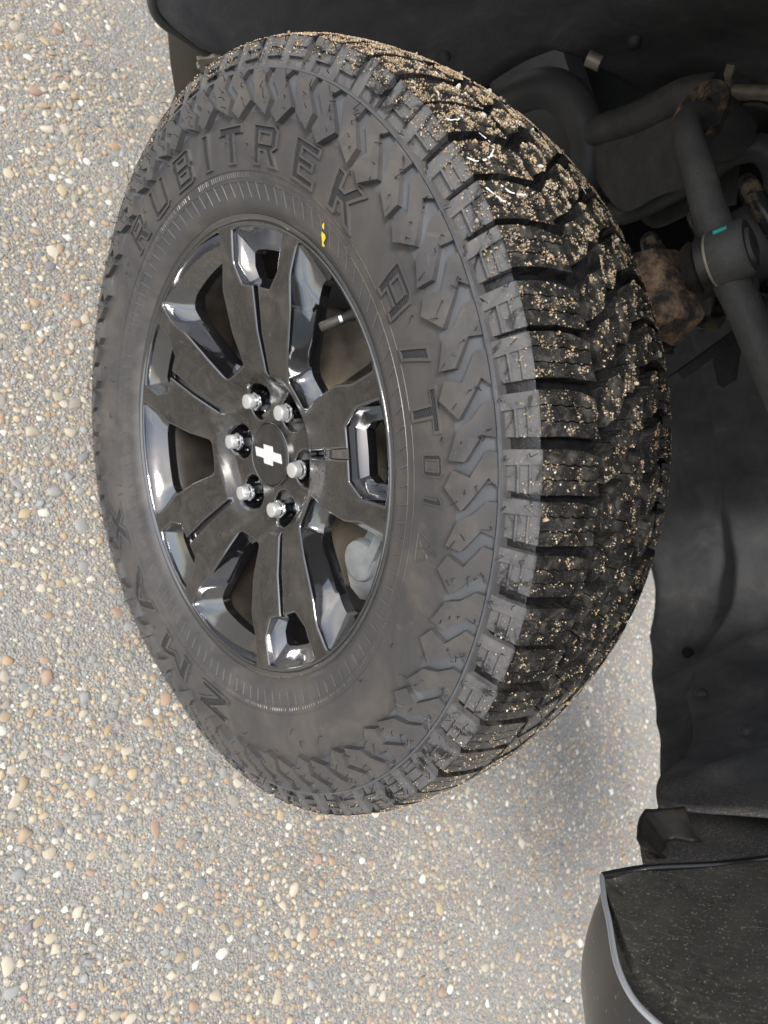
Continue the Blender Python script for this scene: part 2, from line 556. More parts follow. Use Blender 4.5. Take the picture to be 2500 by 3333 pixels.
def build_ground():
    global ground
    # one sheet out to the horizon, finer near the wheel
    xs = [-60, -20, -6, -2.2] + [-1.4 + 0.1 * i for i in range(33)] + [3, 6, 20, 60]
    ys = [-60, -20, -6, -1.5] + [-0.6 + 0.1 * i for i in range(32)] + [4, 8, 20, 60]
    mb = MB()
    rows = []
    for y in ys:
        row = []
        for x in xs:
            z = 0.0
            if abs(x) < 3 and abs(y) < 4:
                z = 0.0018 * (noise.noise(Vector((x * 5, y * 5, 3.0))))
            row.append((x, y, z))
        rows.append(row)
    mb.grid(rows)
    me = mb.mesh('ground', fix=False)
    ground = mesh_obj('ground', me, 'cement', smooth=60, kind='structure')
    ground['label'] = 'grey concrete yard with exposed round aggregate pebbles'

    def dome(rng, n=9):
        vs, fs = [], []
        el = []
        for k, (rr, zz) in enumerate(((1.0, -0.35), (1.0, 0.12), (0.82, 0.56), (0.45, 0.86))):
            for j in range(n):
                t = 2 * pi * j / n
                if k == 0:
                    el.append(1.0 + rng.uniform(-0.28, 0.24))
                q = rr * el[j] * (1 + rng.uniform(-0.04, 0.04))
                vs.append((q * cos(t), q * sin(t), zz * (1 + rng.uniform(-0.10, 0.10))))
        vs.append((rng.uniform(-.1, .1), rng.uniform(-.1, .1), 0.96))
        for k in range(3):
            for j in range(n):
                a, b = k * n + j, k * n + (j + 1) % n
                fs.append((a, b, b + n, a + n))
        for j in range(n):
            fs.append((3 * n + j, 3 * n + (j + 1) % n, 4 * n))
        return vs, fs

    def rock_half(rg, n=6):
        vs = []
        for rr, zz in ((1.0, -.3), (.85, .5)):
            for j in range(n):
                t_ = 2 * pi * j / n
                q = rr * rg.uniform(.75, 1.2)
                vs.append((q * cos(t_), q * sin(t_), zz * rg.uniform(.8, 1.2)))
        vs.append((rg.uniform(-.2, .2), rg.uniform(-.2, .2), .95))
        fs = []
        for j in range(n):
            k = (j + 1) % n
            fs += [(j, k, n + k, n + j), (n + j, n + k, 2 * n)]
        return vs, fs

    rng = random.Random(11)
    variants = [dome(rng, 8) for _ in range(10)]
    tiny = [rock_half(rng) for _ in range(8)]
    # scatter: dart throwing on a cell grid; sizes from coarse to fine
    cell = 0.024
    cells = {}
    stones = []

    def density(x, y):
        return 0.55 + 0.45 * noise.noise(Vector((x * 4.0, y * 4.0, 9.0))) * 1.6

    def visible(x, y, z=0.0, mar=0.06):
        q = Vector((x, y, z)) - M.translation
        dz = q.dot(fwd)
        if dz < 0.1:
            return False
        u = q.dot(right) / dz * 2023.43 / 2500
        v = q.dot(down) / dz * 2023.43 / 3333
        return abs(u) < 0.5 + mar and abs(v) < 0.5 + mar

    def hidden(x, y):
        # well inside the silhouette of the tyre footprint as the lens sees it
        q = Vector((x, y, 0)) - M.translation
        dz = q.dot(fwd)
        u = 1250 + 2023.43 * q.dot(right) / dz
        v = 1666.5 + 2023.43 * q.dot(down) / dz
        return ((u - 1180) / 700) ** 2 + ((v - 1400) / 1050) ** 2 < 1 or (u > 1500 and v < 1900) or (u > 2250)

    def put(r, x, y):
        ci, cj = int(math.floor(x / cell)), int(math.floor(y / cell))
        for i in range(ci - 1, ci + 2):
            for j in range(cj - 1, cj + 2):
                for (px, py, pr) in cells.get((i, j), ()):
                    if (px - x) ** 2 + (py - y) ** 2 < (0.86 * (pr + r)) ** 2:
                        return False
        cells.setdefault((ci, cj), []).append((x, y, r))
        stones.append((r, x, y))
        return True

    for (n, r0, r1) in ((900, 0.0072, 0.0120), (8500, 0.0042, 0.0072), (34000, 0.0023, 0.0042), (40000, 0.0013, 0.0023)):
        made = tries = 0
        while made < n and tries < n * 6:
            tries += 1
            x, y = rng.uniform(-1.45, 1.75), rng.uniform(-0.45, 2.3)
            if not visible(x, y) or hidden(x, y):
                continue
            if rng.random() > density(x, y) + 0.25:
                continue
            dist = (Vector((x, y, 0)) - M.translation).length
            r = r0 + (r1 - r0) * rng.random() ** 1.7
            if dist > 1.9 and r < 0.0035:
                continue
            if put(r, x, y):
                made += 1
    stones.sort(key=lambda s: -s[0] / (Vector((s[1], s[2], 0)) - M.translation).length)
    metas = []
    for k, (vs, fs) in enumerate(variants):
        me = bpy.data.meshes.new('pebble')
        me.from_pydata(vs, [], fs)
        me.materials.append(MAT['stone_object'])
        for p in me.polygons:
            p.use_smooth = True
        metas.append(me)

    def shape(r):
        e = rng.uniform(0.62, 0.95)
        return r / sqrt(e), r * sqrt(e), r * rng.uniform(0.20, 0.54), rng.uniform(0, 2 * pi), rng.uniform(-0.2, 0.2), rng.uniform(-0.2, 0.2)

    for i, (r, x, y) in enumerate(stones[:300]):
        a, b, h, rz, rx, ry = shape(r)
        o = bpy.data.objects.new('pebble', metas[i % 10])
        o.location = (x, y, -0.10 * h)
        o.rotation_euler = (rx, ry, rz)
        o.scale = (a, b, h)
        link(o, ground)
    mb = MB()
    for (r, x, y) in stones[300:]:
        a, b, h, rz, rx, ry = shape(r)
        vs, fs = variants[rng.randrange(10)] if r > .0036 else tiny[rng.randrange(8)]
        cz, sz = cos(rz), sin(rz)
        vv = []
        for (p, q, t) in vs:
            p, q, t = p * a, q * b, t * h
            vv.append((x + p * cz - q * sz, y + p * sz + q * cz, t - 0.10 * h + rx * p + ry * q))
        mb.add(vv, fs)
    me = mb.mesh('small_pebbles', fix=False)
    mesh_obj('small_pebbles', me, 'stone_island', ground, smooth=0, kind='stuff')
    for p in me.polygons:
        p.use_smooth = True
    print('stones', len(stones))


build_ground()

# ------------------------------------------------------------------ truck and wheel roots
truck = empty('pickup_truck', (0, 0, 0), label='black pickup truck, front wheel and wheel well seen close up', cat='truck')
wheel = empty('wheel', (0, 0, H), truck)
AX = -0.110                                  # centre plane of the tread, axial, outward positive

ENV_C = [(-.012, .262), (-.003, .2690), (.0022, .2722), (.0052, .279), (.0085, .288), (.0125, .300), (.0165, .315), (.0192, .333),
         (.0200, .350), (.0188, .366), (.0165, .380), (.0140, .392), (.0130, .3956), (.0110, .406), (.0050, .425),
         (-.0060, .4298), (-.0200, .4345), (-.0450, .4393), (-.0800, .4435), (AX, .4450)]
ENV_C += [(2 * AX - a, r) for a, r in ENV_C[-2::-1]]
ENV = []
acc = 0.0
for i, (a, r) in enumerate(ENV_C):
    if i:
        acc += hypot(a - ENV_C[i - 1][0], r - ENV_C[i - 1][1])
    ENV.append((acc, a, r))


def s_at(i):
    return ENV[i][0]


S_RING = s_at(12)
S_SH = s_at(14)
S_IN = s_at(len(ENV) - 15)
S_END = ENV[-1][0]


def env(s):
    lo, hi = 0, len(ENV) - 1
    while hi - lo > 1:
        mid = (lo + hi) // 2
        if ENV[mid][0] <= s:
            lo = mid
        else:
            hi = mid
    s0, a0, r0 = ENV[lo]
    s1, a1, r1 = ENV[hi]
    t = (s - s0) / (s1 - s0)
    return a0 + (a1 - a0) * t, r0 + (r1 - r0) * t


def env_n(s):
    a0, r0 = env(max(0, s - 0.004))
    a1, r1 = env(min(S_END, s + 0.004))
    da, dr = a1 - a0, r1 - r0
    l = hypot(da, dr)
    return dr / l, -da / l                   # outward normal in (a, r)


def s_of_r(r):
    for (s0, a0, r0), (s1, a1, r1) in zip(ENV, ENV[1:]):
        if r0 <= r <= r1:
            return s0 + (s1 - s0) * (r - r0) / (r1 - r0)
    return S_RING


def tmap(phi, s, h=0.0):
    """tyre surface: phi degrees, s arc length along the section, h height over the envelope"""
    a, r = env(s)
    na, nr = env_n(s)
    a += na * h
    r += nr * h
    w = (phi + 90 + 180) % 360 - 180
    a += 0.008 * exp(-(w / 38.0) ** 2) * smooth01(r, .285, .33) * (1 - smooth01(r, .40, .43)) * (1 if a > AX else -1)
    p = RAD(phi)
    z = max(r * sin(p), -H + 0.0008)
    return (r * cos(p), -a, z)


# carcass
def depth(s):
    if s > S_END / 2:
        s = S_END - s
    if s < S_RING:
        return 0.0
    return 0.0065 * smooth01(s, S_RING, S_RING + 0.004) + 0.0045 * smooth01(s, S_SH - 0.004, S_SH + 0.012)


def build_carcass():
    mb = MB()
    ss = []
    n = 110
    for i in range(n + 1):
        ss.append(S_END * i / n)
    # extra rows for the ring ribs on the bead and sidewall
    rows = []
    for s in sorted(ss + [S_RING + d for d in (-.0022, -.0014, .0010, .0018)]):
        h = -depth(s)
        a, r = env(s)
        if s < S_END / 2:
            h += 0.0010 * exp(-((r - .3085) / .0007) ** 2) + 0.0016 * exp(-((r - .2805) / .0012) ** 2)
            if abs(s - S_RING) < 0.0020:
                h += 0.0030
        rows.append([tmap(q * 1.25, s, h) for q in range(288)])
    mb.grid(rows, 0, closed=True)
    nrow = len(rows)
    srt = sorted(ss + [S_RING + d for d in (-.0022, -.0014, .0010, .0018)])
    for i in range(nrow - 1):
        sm_ = min(srt[i], S_END - srt[i])
        rr = env(sm_)[1]
        if .357 < rr < .3945 and srt[i] < S_END / 2:
            for j in range(288):
                mb.mi[i * 288 + j] = 2
        if sm_ > S_RING + .002:
            for j in range(288):
                mb.mi[i * 288 + j] = 1
    me = mb.mesh('tyre')
    return mesh_obj('tyre', me, ['sidewall_rubber', 'wet_groove', 'sky_tint_rubber'], wheel, smooth=50)


build_carcass()

# thin bead rings and radial ticks
mb = MB()
for r, w_, h in ((.2985, .0008, .0004), (.3085, .0006, .0006)):
    s = s_of_r(r)
    rows = []
    for ds, hh in ((-w_, -.0006), (-w_ * .5, h), (w_ * .5, h), (w_, -.0006)):
        rows.append([tmap(q * 1.5, s + ds, hh) for q in range(240)])
    mb.grid(rows, closed=True)
mesh_obj('bead_ring', mb.mesh('bead_ring'), 'sidewall_rubber', wheel, smooth=50)
mb = MB()
for k in range(112):
    p0 = k * 360 / 112
    long_ = k % 2 == 0
    ra, rb = (.2825, .2985) if long_ else (.2845, .2985)
    sk = 0.9
    sa, sb = s_of_r(ra), s_of_r(rb)
    vs = []
    for (s, pc) in ((sa, p0), ((sa + sb) / 2, p0 + sk / 2), (sb, p0 + sk)):
        for dp, hh in ((-.17, -.0004), (-.10, .0010), (.10, .0010), (.17, -.0004)):
            vs.append(tmap(pc + dp, s, hh))
    fs = [(i * 4 + j, i * 4 + j + 1, i * 4 + j + 5, i * 4 + j + 4) for i in range(2) for j in range(3)]
    fs += [(0, 1, 2, 3), (8, 9, 10, 11)]
    mb.add(vs, fs)
mesh_obj('bead_ticks', mb.mesh('bead_ticks'), 'sky_tint_rubber', wheel, smooth=40, kind='stuff')


# ------------------------------------------------------------------ raised pieces on the tyre
def patch(bm_out, poly, top, base, bevel, mi_top=0, mi_side=0, du=1.2, ds=0.009, drop=None):
    """poly = [(phi, s)]; adds a raised bevelled piece that follows the tyre to bm_out (an MB)"""
    K = RAD(1.0) * 0.40                      # metres per degree, so that the flat layout is isotropic
    bm = bmesh.new()
    vs = [bm.verts.new((p * K, s, 0)) for p, s in poly]
    f = bm.faces.new(vs)
    if f.normal.z < 0 or sum((poly[i][0] * poly[(i + 1) % len(poly)][1] - poly[(i + 1) % len(poly)][0] * poly[i][1]) for i in range(len(poly))) < 0:
        f.normal_flip()
    if bevel:
        bmesh.ops.inset_region(bm, faces=bm.faces[:], thickness=bevel, depth=0, use_even_offset=True, use_boundary=True)
        for v in bm.verts:
            if v.is_boundary:
                v.co.z = -(bevel * 0.7 if drop is None else drop)
    bmesh.ops.triangulate(bm, faces=[f for f in bm.faces if len(f.verts) > 4])
    # cut to follow the curvature
    smin, smax = min(p[1] for p in poly), max(p[1] for p in poly)
    pmin, pmax = min(p[0] for p in poly), max(p[0] for p in poly)
    k = 1
    while smin + k * ds < smax:
        g = bm.verts[:] + bm.edges[:] + bm.faces[:]
        bmesh.ops.bisect_plane(bm, geom=g, plane_co=(0, smin + k * ds, 0), plane_no=(0, 1, 0))
        k += 1
    k = 1
    while pmin + k * du < pmax:
        g = bm.verts[:] + bm.edges[:] + bm.faces[:]
        bmesh.ops.bisect_plane(bm, geom=g, plane_co=((pmin + k * du) * K, 0, 0), plane_no=(1, 0, 0))
        k += 1
    bnd = [e for e in bm.edges if e.is_boundary]
    bm.verts.index_update()
    topv = [(v.co.x / K, v.co.y, v.co.z) for v in bm.verts]

    def tp(p, s):
        return top(p, s) if callable(top) else top
    out = [tmap(p, s, tp(p, s) + z) for p, s, z in topv]
    fs = [tuple(v.index for v in f.verts) for f in bm.faces]
    b = bm_out.add(out, fs, mi_top)
    low = {}
    sf = []
    lv = []
    for e in bnd:
        for v in e.verts:
            if v.index not in low:
                low[v.index] = len(out) + len(lv)
                p, s, z = topv[v.index]
                lv.append(tmap(p, s, base))
    bm_out.v += lv
    for e in bnd:
        a, c = e.verts[0].index, e.verts[1].index
        bm_out.f.append((b + a, b + c, b + low[c], b + low[a]))
        bm_out.mi.append(mi_side)
    bm.free()


NP = 66
PITCH = 360.0 / NP
UM = PITCH / 40.0                            # degrees per layout millimetre round the tyre
PH0 = 79.81                                  # phase: lateral groove measured on the photograph (new frame)


def lay(poly, base_phi, s0, sign=1):
    return [(base_phi - u * UM, s0 + sign * v * 0.001) for u, v in poly]


SH_TREAD = [(4.5, 0), (37.2, 0), (38.5, 25), (41, 45), (42, 59), (30, 56), (14, 59), (8, 38), (5.5, 18)]
ROW2 = [(11.8, 62), (33.8, 66), (27, 84), (9.5, 99), (-5.0, 92), (0, 75)]
CENTRE = [(13, 110.5), (14, 127), (35, 126.5), (51, 110), (50, 96.5), (36, 100)]
LTR = (S_IN - S_SH) * 1000                   # length of the tread band in mm


def wav(u0, u1, v0, v1, amp, n=8, ph=0):
    out = []
    for i in range(n + 1):
        t = i / n
        out.append((u0 + (u1 - u0) * t + amp * ((-1) ** i if 0 < i < n else 0), v0 + (v1 - v0) * t))
    return out


# shoulder block on the tread, split by two wavy sipes
c1a, c1b = wav(15.0, 20.5, 1.5, 56.5, 0.6, 10), wav(26.2, 30.8, 1.5, 55.0, 0.6, 10)
G = 0.50
SH_STRIPS = [
    [(4.5, 0), (14.5, 0)] + [(u - G, v) for u, v in c1a] + [(14, 59), (8, 38), (5.5, 18)],
    [(15.6, 0), (25.7, 0)] + [(u - G, v) for u, v in c1b] + [(30, 56), (21.6, 57.4)] + [(u + G, v) for u, v in reversed(c1a)],
    [(26.8, 0), (37.2, 0), (38.5, 25), (41, 45), (42, 59), (31.6, 56.2)] + [(u + G, v) for u, v in reversed(c1b)],
]
SD = (S_SH - S_RING) * 1000                  # length of the shoulder side, about 31 mm


def shoulder_block(base_phi, inner=False):
    mb = MB()
    if not inner:
        s0, sg = S_SH, 1
    else:
        s0, sg = S_IN, -1
    fl = (lambda u: u) if not inner else (lambda u: 36 - u)
    for st in SH_STRIPS:
        patch(mb, lay([(fl(u), v) for u, v in st], base_phi, s0, sg), 0.0, -0.011, 0.0007, 0, 0, du=2.4, ds=0.011)
    # side of the block: a plain raised strip and a stepped grid of shallow cells
    e = 1.6

    def side(poly, top, mi=1):
        patch(mb, lay([(fl(u), -v) for u, v in poly], base_phi, s0, sg), top, -0.0075, 0.0006, mi, mi, du=3, ds=0.02)
    side([(4.5, 0.0), (15, 0.0), (15.5, SD - e), (3.2, SD - e), (3.4, 22)], 0.0006)
    cells_ = [(0.0, 8.2, -0.0008), (9.4, 17.2, -0.0018), (18.6, SD - e, -0.0026)]
    for (va, vb, t) in cells_:
        side([(15.0, va), (37.2 - va * 0.05, va), (37.2 - vb * 0.06, vb), (15.3, vb)], t)
    for va in (8.8, 17.9):
        side([(15.2, va - .8), (36.6, va - .8), (36.4, va + .8), (15.3, va + .8)], 0.0004)
    return mb.mesh('shoulder_block')


def tread_block(poly, base_phi):
    mb = MB()
    # halves on both sides of a thin sipe
    n = len(poly)
    a0, a1 = Vector(poly[2]).lerp(Vector(poly[3]), .3), Vector(poly[5]).lerp(Vector(poly[0]), .3)
    d = (a1 - a0).normalized() * .0
    nn = Vector((-(a1 - a0).y, (a1 - a0).x)).normalized() * .5
    h1 = [tuple(a0 + nn)] + [poly[3], poly[4], poly[5]] + [tuple(a1 + nn)]
    h2 = [tuple(a1 - nn)] + [poly[0], poly[1], poly[2]] + [tuple(a0 - nn)]
    c_ = sum((Vector(q) for q in (poly[3], poly[4], poly[5])), Vector((0, 0))) / 3
    if (c_ - a0).dot(nn) < 0:
        h1[0], h1[-1] = tuple(a0 - nn), tuple(a1 - nn)
        h2[0], h2[-1] = tuple(a1 + nn), tuple(a0 + nn)
    for h in (h1, h2):
        patch(mb, lay(h, base_phi, S_SH, 1), 0.0, -0.011, 0.0004, 0, 0, du=2.4, ds=0.012)
    return mb.mesh('tread_block')


ROW4 = [(24 - u, LTR - v) for u, v in ROW2]
LISTED = (-32, 206)                          # arc of the tyre whose pieces the photograph shows
rest = MB()


def add_mesh(mb, me):
    mb.add([tuple(v.co) for v in me.vertices], [tuple(p.vertices) for p in me.polygons])
    for p, i in zip(me.polygons, range(len(mb.mi) - len(me.polygons), len(mb.mi))):
        mb.mi[i] = p.material_index


def shown(phi, lo=LISTED[0], hi=LISTED[1]):
    q = phi
    while q < -90:
        q += 360
    while q > 270:
        q -= 360
    return lo <= q <= hi


for k in range(NP):
    bp = PH0 + k * PITCH
    jit = 0.25 * sin(k * 2.399)
    bp += jit
    me = shoulder_block(bp)
    if shown(bp, -100, 235):
        mesh_obj('shoulder_block', me, ['tread_rubber', 'shoulder_rubber'], wheel, smooth=30)
    else:
        add_mesh(rest, me)
    for nm, poly, lim in (('tread_block', ROW2, (-28, 200)), ('tread_block', CENTRE, (-22, 192)), ('tread_block', ROW4, (-10, 175))):
        me = tread_block(poly, bp)
        if shown(bp, *lim):
            mesh_obj(nm, me, ['tread_rubber'], wheel, smooth=30)
        else:
            add_mesh(rest, me)
    me = shoulder_block(bp, True)
    if shown(bp, 5, 150):
        mesh_obj('shoulder_block', me, ['tread_rubber', 'shoulder_rubber'], wheel, smooth=30)
    else:
        add_mesh(rest, me)
mesh_obj('hidden_tread_blocks', rest.mesh('hidden_tread_blocks', fix=False), ['tread_rubber', 'shoulder_rubber'], wheel, smooth=30, kind='stuff')

# ring rib between side lugs and shoulder
mb = MB()
rows = []
for ds, hh in ((-.0016, -.002), (-.0011, .0040), (.0008, .0044), (.0015, -.004)):
    rows.append([tmap(q * 1.25, S_RING + ds, hh) for q in range(288)])
mb.grid(rows, closed=True)
mesh_obj('shoulder_ring', mb.mesh('shoulder_ring'), 'sky_tint_rubber', wheel, smooth=50)

# side lugs: plates between hooked channels, two alternating shapes: (degrees round the tyre, radius)
PL_A = [(-.10, .3940), (-.12, .3862), (-1.85, .3757), (-2.79, .3643), (-6.39, .3550), (-6.62, .3688), (-3.62, .3830), (-4.0, .3940)]
PL_B = [(5.35, .3940), (5.55, .3858), (2.45, .3726), (3.30, .3585), (1.06, .3511), (-1.64, .3663), (2.55, .3872), (1.52, .3940)]
for k in range(NP):
    if k % 2:
        continue
    for poly in (PL_A, PL_B):
        bp = PH0 - .76 + k * PITCH
        mb = MB()

        def top_h(p, s):
            return 0.0046 + 0.0022 * smooth01(S_RING - s, .008, .035)
        patch(mb, [(bp + p, s_of_r(r)) for p, r in poly], top_h, -0.0030, 0.0016, 0, 0, du=1.6, ds=0.010, drop=.0050)
        mesh_obj('side_lug', mb.mesh('side_lug'), ['sidewall_rubber'], wheel, smooth=24)

# ------------------------------------------------------------------ raised lettering
GLY = {
    'R': ([(0, 0), (3, 0), (3, 5), (4.6, 5), (6.6, 0), (10, 0), (7.9, 5.4), (9.7, 7), (9.7, 12.4), (8.2, 14), (0, 14)], [[(3, 8), (6.7, 8), (6.7, 11), (3, 11)]]),
    'U': ([(0, 14), (0, 1.5), (1.5, 0), (8.5, 0), (10, 1.5), (10, 14), (6.9, 14), (6.9, 3), (3.1, 3), (3.1, 14)], []),
    'B': ([(0, 0), (8.5, 0), (9.8, 1.4), (9.8, 6), (8.9, 7), (9.6, 8), (9.6, 12.6), (8.3, 14), (0, 14)], [[(3.1, 2.9), (6.7, 2.9), (6.7, 5.5), (3.1, 5.5)], [(3.1, 8.5), (6.6, 8.5), (6.6, 11.1), (3.1, 11.1)]]),
    'I': ([(0, 0), (3.3, 0), (3.3, 14), (0, 14)], []),
    'T': ([(3.4, 0), (6.7, 0), (6.7, 10.8), (10, 10.8), (10, 14), (0, 14), (0, 10.8), (3.4, 10.8)], []),
    'E': ([(0, 0), (9.2, 0), (9.2, 3.1), (3.3, 3.1), (3.3, 5.5), (8, 5.5), (8, 8.5), (3.3, 8.5), (3.3, 10.9), (9.2, 10.9), (9.2, 14), (0, 14)], []),
    'K': ([(0, 0), (3.3, 0), (3.3, 5), (4.3, 5), (7, 0), (10.6, 0), (6.8, 7), (10.6, 14), (7, 14), (4.3, 9), (3.3, 9), (3.3, 14), (0, 14)], []),
    'A': ([(0, 0), (3.1, 0), (3.1, 4), (6.9, 4), (6.9, 0), (10, 0), (10, 12), (8, 14), (0, 14)], [[(3.1, 7), (6.9, 7), (6.9, 11), (3.1, 11)]]),
    'a': ([(0, 0), (3.4, 0), (4.2, 2.6), (7.8, 2.6), (8.6, 0), (12, 0), (7.6, 14), (4.4, 14)], [[(4.9, 5.2), (7.1, 5.2), (6, 9.2)]]),
    '/': ([(0, 0), (3.4, 0), (6.6, 14), (3.2, 14)], []),
    '0': ([(1.5, 0), (8.5, 0), (10, 1.5), (10, 12.5), (8.5, 14), (1.5, 14), (0, 12.5), (0, 1.5)], [[(3, 3), (7, 3), (7, 11), (3, 11)]]),
    '1': ([(3, 0), (6.2, 0), (6.2, 14), (3.6, 14), (1, 11), (1, 8.6), (3, 9.6)], []),
    'Z': ([(0, 0), (10, 0), (10, 3.1), (4.6, 3.1), (10, 10.9), (10, 14), (0, 14), (0, 10.9), (5.4, 10.9), (0, 3.1)], []),
    'M': ([(0, 0), (3, 0), (3, 7.5), (5.5, 3.6), (8, 7.5), (8, 0), (11, 0), (11, 14), (8.2, 14), (5.5, 9), (2.8, 14), (0, 14)], []),
    'X': ([(0, 0), (3.7, 0), (5, 3.6), (6.3, 0), (10, 0), (7, 7), (10, 14), (6.3, 14), (5, 10.4), (3.7, 14), (0, 14), (3, 7)], []),
}


def fill2d(outline, holes):
    """triangulated flat region of an outline with holes: verts2d, tris"""
    cu = bpy.data.curves.new('c', 'CURVE')
    cu.dimensions = '2D'
    cu.fill_mode = 'BOTH'
    for pts in [outline] + holes:
        sp = cu.splines.new('POLY')
        sp.points.add(len(pts) - 1)
        for q, p in zip(sp.points, pts):
            q.co = (p[0], p[1], 0, 1)
        sp.use_cyclic_u = True
    ob = bpy.data.objects.new('c', cu)
    me = ob.to_mesh()
    v = [(p.co.x, p.co.y) for p in me.vertices]
    f = [tuple(p.vertices) for p in me.polygons]
    ob.to_mesh_clear()
    bpy.data.objects.remove(ob)
    bpy.data.curves.remove(cu)
    return v, f


def letter(ch, phi_c, r0, hgt, wdeg, raise_=0.0018, border=0.72, recess=True, name='raised_letter'):
    out, holes = GLY[ch]
    v, f = fill2d(out, holes)
    bm = bmesh.new()
    bv = [bm.verts.new((x, y, 1.0)) for x, y in v]
    for t in f:
        bm.faces.new([bv[i] for i in t])
    bmesh.ops.remove_doubles(bm, verts=bm.verts[:], dist=1e-4)
    bmesh.ops.recalc_face_normals(bm, faces=bm.faces[:])
    inner = bm.faces[:]
    if recess:
        bmesh.ops.inset_region(bm, faces=inner, thickness=border, depth=0, use_even_offset=True, use_boundary=True)
        inner = [x for x in bm.faces if all(not w.is_boundary for w in x.verts) and x in set(inner)] or inner
        # walls down to the recess
        ret = bmesh.ops.extrude_face_region(bm, geom=inner)
        nv = [g for g in ret['geom'] if isinstance(g, bmesh.types.BMVert)]
        nf = [g for g in ret['geom'] if isinstance(g, bmesh.types.BMFace)]
        for q in nv:
            q.co.z = 0.18
        for q in nf:
            q.material_index = 1
        bmesh.ops.delete(bm, geom=[x for x in inner if x.is_valid], context='FACES_ONLY')
    # outer walls
    be = [e for e in bm.edges if e.is_boundary]
    ret = bmesh.ops.extrude_edge_only(bm, edges=be)
    for q in [g for g in ret['geom'] if isinstance(g, bmesh.types.BMVert)]:
        q.co.z = -0.6
    for i in range(1, 5):
        bmesh.ops.bisect_plane(bm, geom=bm.verts[:] + bm.edges[:] + bm.faces[:], plane_co=(0, 14 * i / 5, 0), plane_no=(0, 1, 0))
    wmax = max(x for x, y in out)
    s0 = s_of_r(r0)
    for q in bm.verts:
        x, y, z = q.co
        q.co = tmap(phi_c - (x - wmax / 2) / 10.0 * wdeg, s0 + y / 14.0 * hgt, z * raise_ + 0.0002)
    bmesh.ops.recalc_face_normals(bm, faces=bm.faces[:])
    me = bpy.data.meshes.new(name)
    bm.to_mesh(me)
    bm.free()
    return mesh_obj(name, me, ['sidewall_rubber', 'letter_recess'], wheel, smooth=25)


TL = -8.0                                    # photographed angles to this frame
for ch, p in zip('RUBITREK', (198.5, 187.0, 175.6, 166.2, 157.4, 146.4, 134.6, 122.6)):
    letter(ch, p + TL, .3135, .0355, 7.7)
for ch, p in zip('A/T', (105.0, 95.6, 87.2)):
    letter(ch, p + TL, .3125, .0335, 6.4)
for ch, p in zip('01', (79.8, 75.2)):
    letter(ch, p + TL, .3210, .0235, 3.3, 0.0010, 0.8)
for ch, p in zip('ZMaX', (-21.5, -40.5, -60.5, -81.0)):
    letter(ch, p + TL, .3150, .0330, 12.5)


def ring_text(txt, phi_start, r, size, name='raised_text', raise_=0.0006):
    cu = bpy.data.curves.new('t', 'FONT')
    cu.body = txt
    cu.size = 1.0
    cu.resolution_u = 2
    ob = bpy.data.objects.new('t', cu)
    COL.objects.link(ob)
    dg = bpy.context.evaluated_depsgraph_get()
    me = bpy.data.meshes.new_from_object(ob.evaluated_get(dg))
    COL.objects.unlink(ob)
    bpy.data.objects.remove(ob)
    bm = bmesh.new()
    bm.from_mesh(me)
    bmesh.ops.remove_doubles(bm, verts=bm.verts[:], dist=1e-4)
    be = [e for e in bm.edges if e.is_boundary]
    ret = bmesh.ops.extrude_edge_only(bm, edges=be)
    for q in [g for g in ret['geom'] if isinstance(g, bmesh.types.BMVert)]:
        q.co.z = -1
    s0 = s_of_r(r)
    for q in bm.verts:
        x, y, z = q.co
        q.co = tmap(phi_start - DEG(x * size / r), s0 + y * size, (1 + z) * raise_ + 0.0001 - (0.0006 if z < -.5 else 0))
    bmesh.ops.recalc_face_normals(bm, faces=bm.faces[:])
    bm.to_mesh(me)
    bm.free()
    me.materials.clear()
    return mesh_obj(name, me, 'sidewall_rubber', wheel, smooth=0)


ring_text('TREADWEAR 660', 50.5 + TL, .3855, .0085)
ring_text('TRACTION A', 37.0 + TL, .3855, .0085)
ring_text('TEMPERATURE A', 26.0 + TL, .3855, .0085)

# snowflake mountain mark
mb = MB()
pc = 67.4 + TL
tri = [(-2.6, .3185), (2.6, .3185), (1.1, .333), (.35, .330), (0.0, .3425), (-.6, .331), (-1.2, .336)]


def strip(mb, pts, wdt, h):
    for (p0, r0), (p1, r1) in zip(pts, pts[1:]):
        dx, dy = (p1 - p0) * RAD(1) * .33, r1 - r0
        l = hypot(dx, dy)
        nx, ny = -dy / l * wdt / (RAD(1) * .33), dx / l * wdt
        vs = []
        for (p, r) in ((p0, r0), (p1, r1)):
            for k, hh in ((-1, -.0004), (-.5, h), (.5, h), (1, -.0004)):
                vs.append(tmap(p + nx * k, s_of_r(r) + ny * k, hh))
        mb.add(vs, [(0, 1, 5, 4), (1, 2, 6, 5), (2, 3, 7, 6), (0, 1, 2, 3), (4, 5, 6, 7)])


strip(mb, [(pc - p, r) for p, r in tri + tri[:1]], .0009, .0011)
for k in range(3):
    t = k * pi / 3 + .3
    dx, dy = cos(t) * .0062, sin(t) * .0062
    strip(mb, [(pc - dx / (RAD(1) * .33), .3255 - dy), (pc + dx / (RAD(1) * .33), .3255 + dy)], .0007, .0009)
mesh_obj('snowflake_mark', mb.mesh('snowflake_mark'), 'sidewall_rubber', wheel, smooth=30)

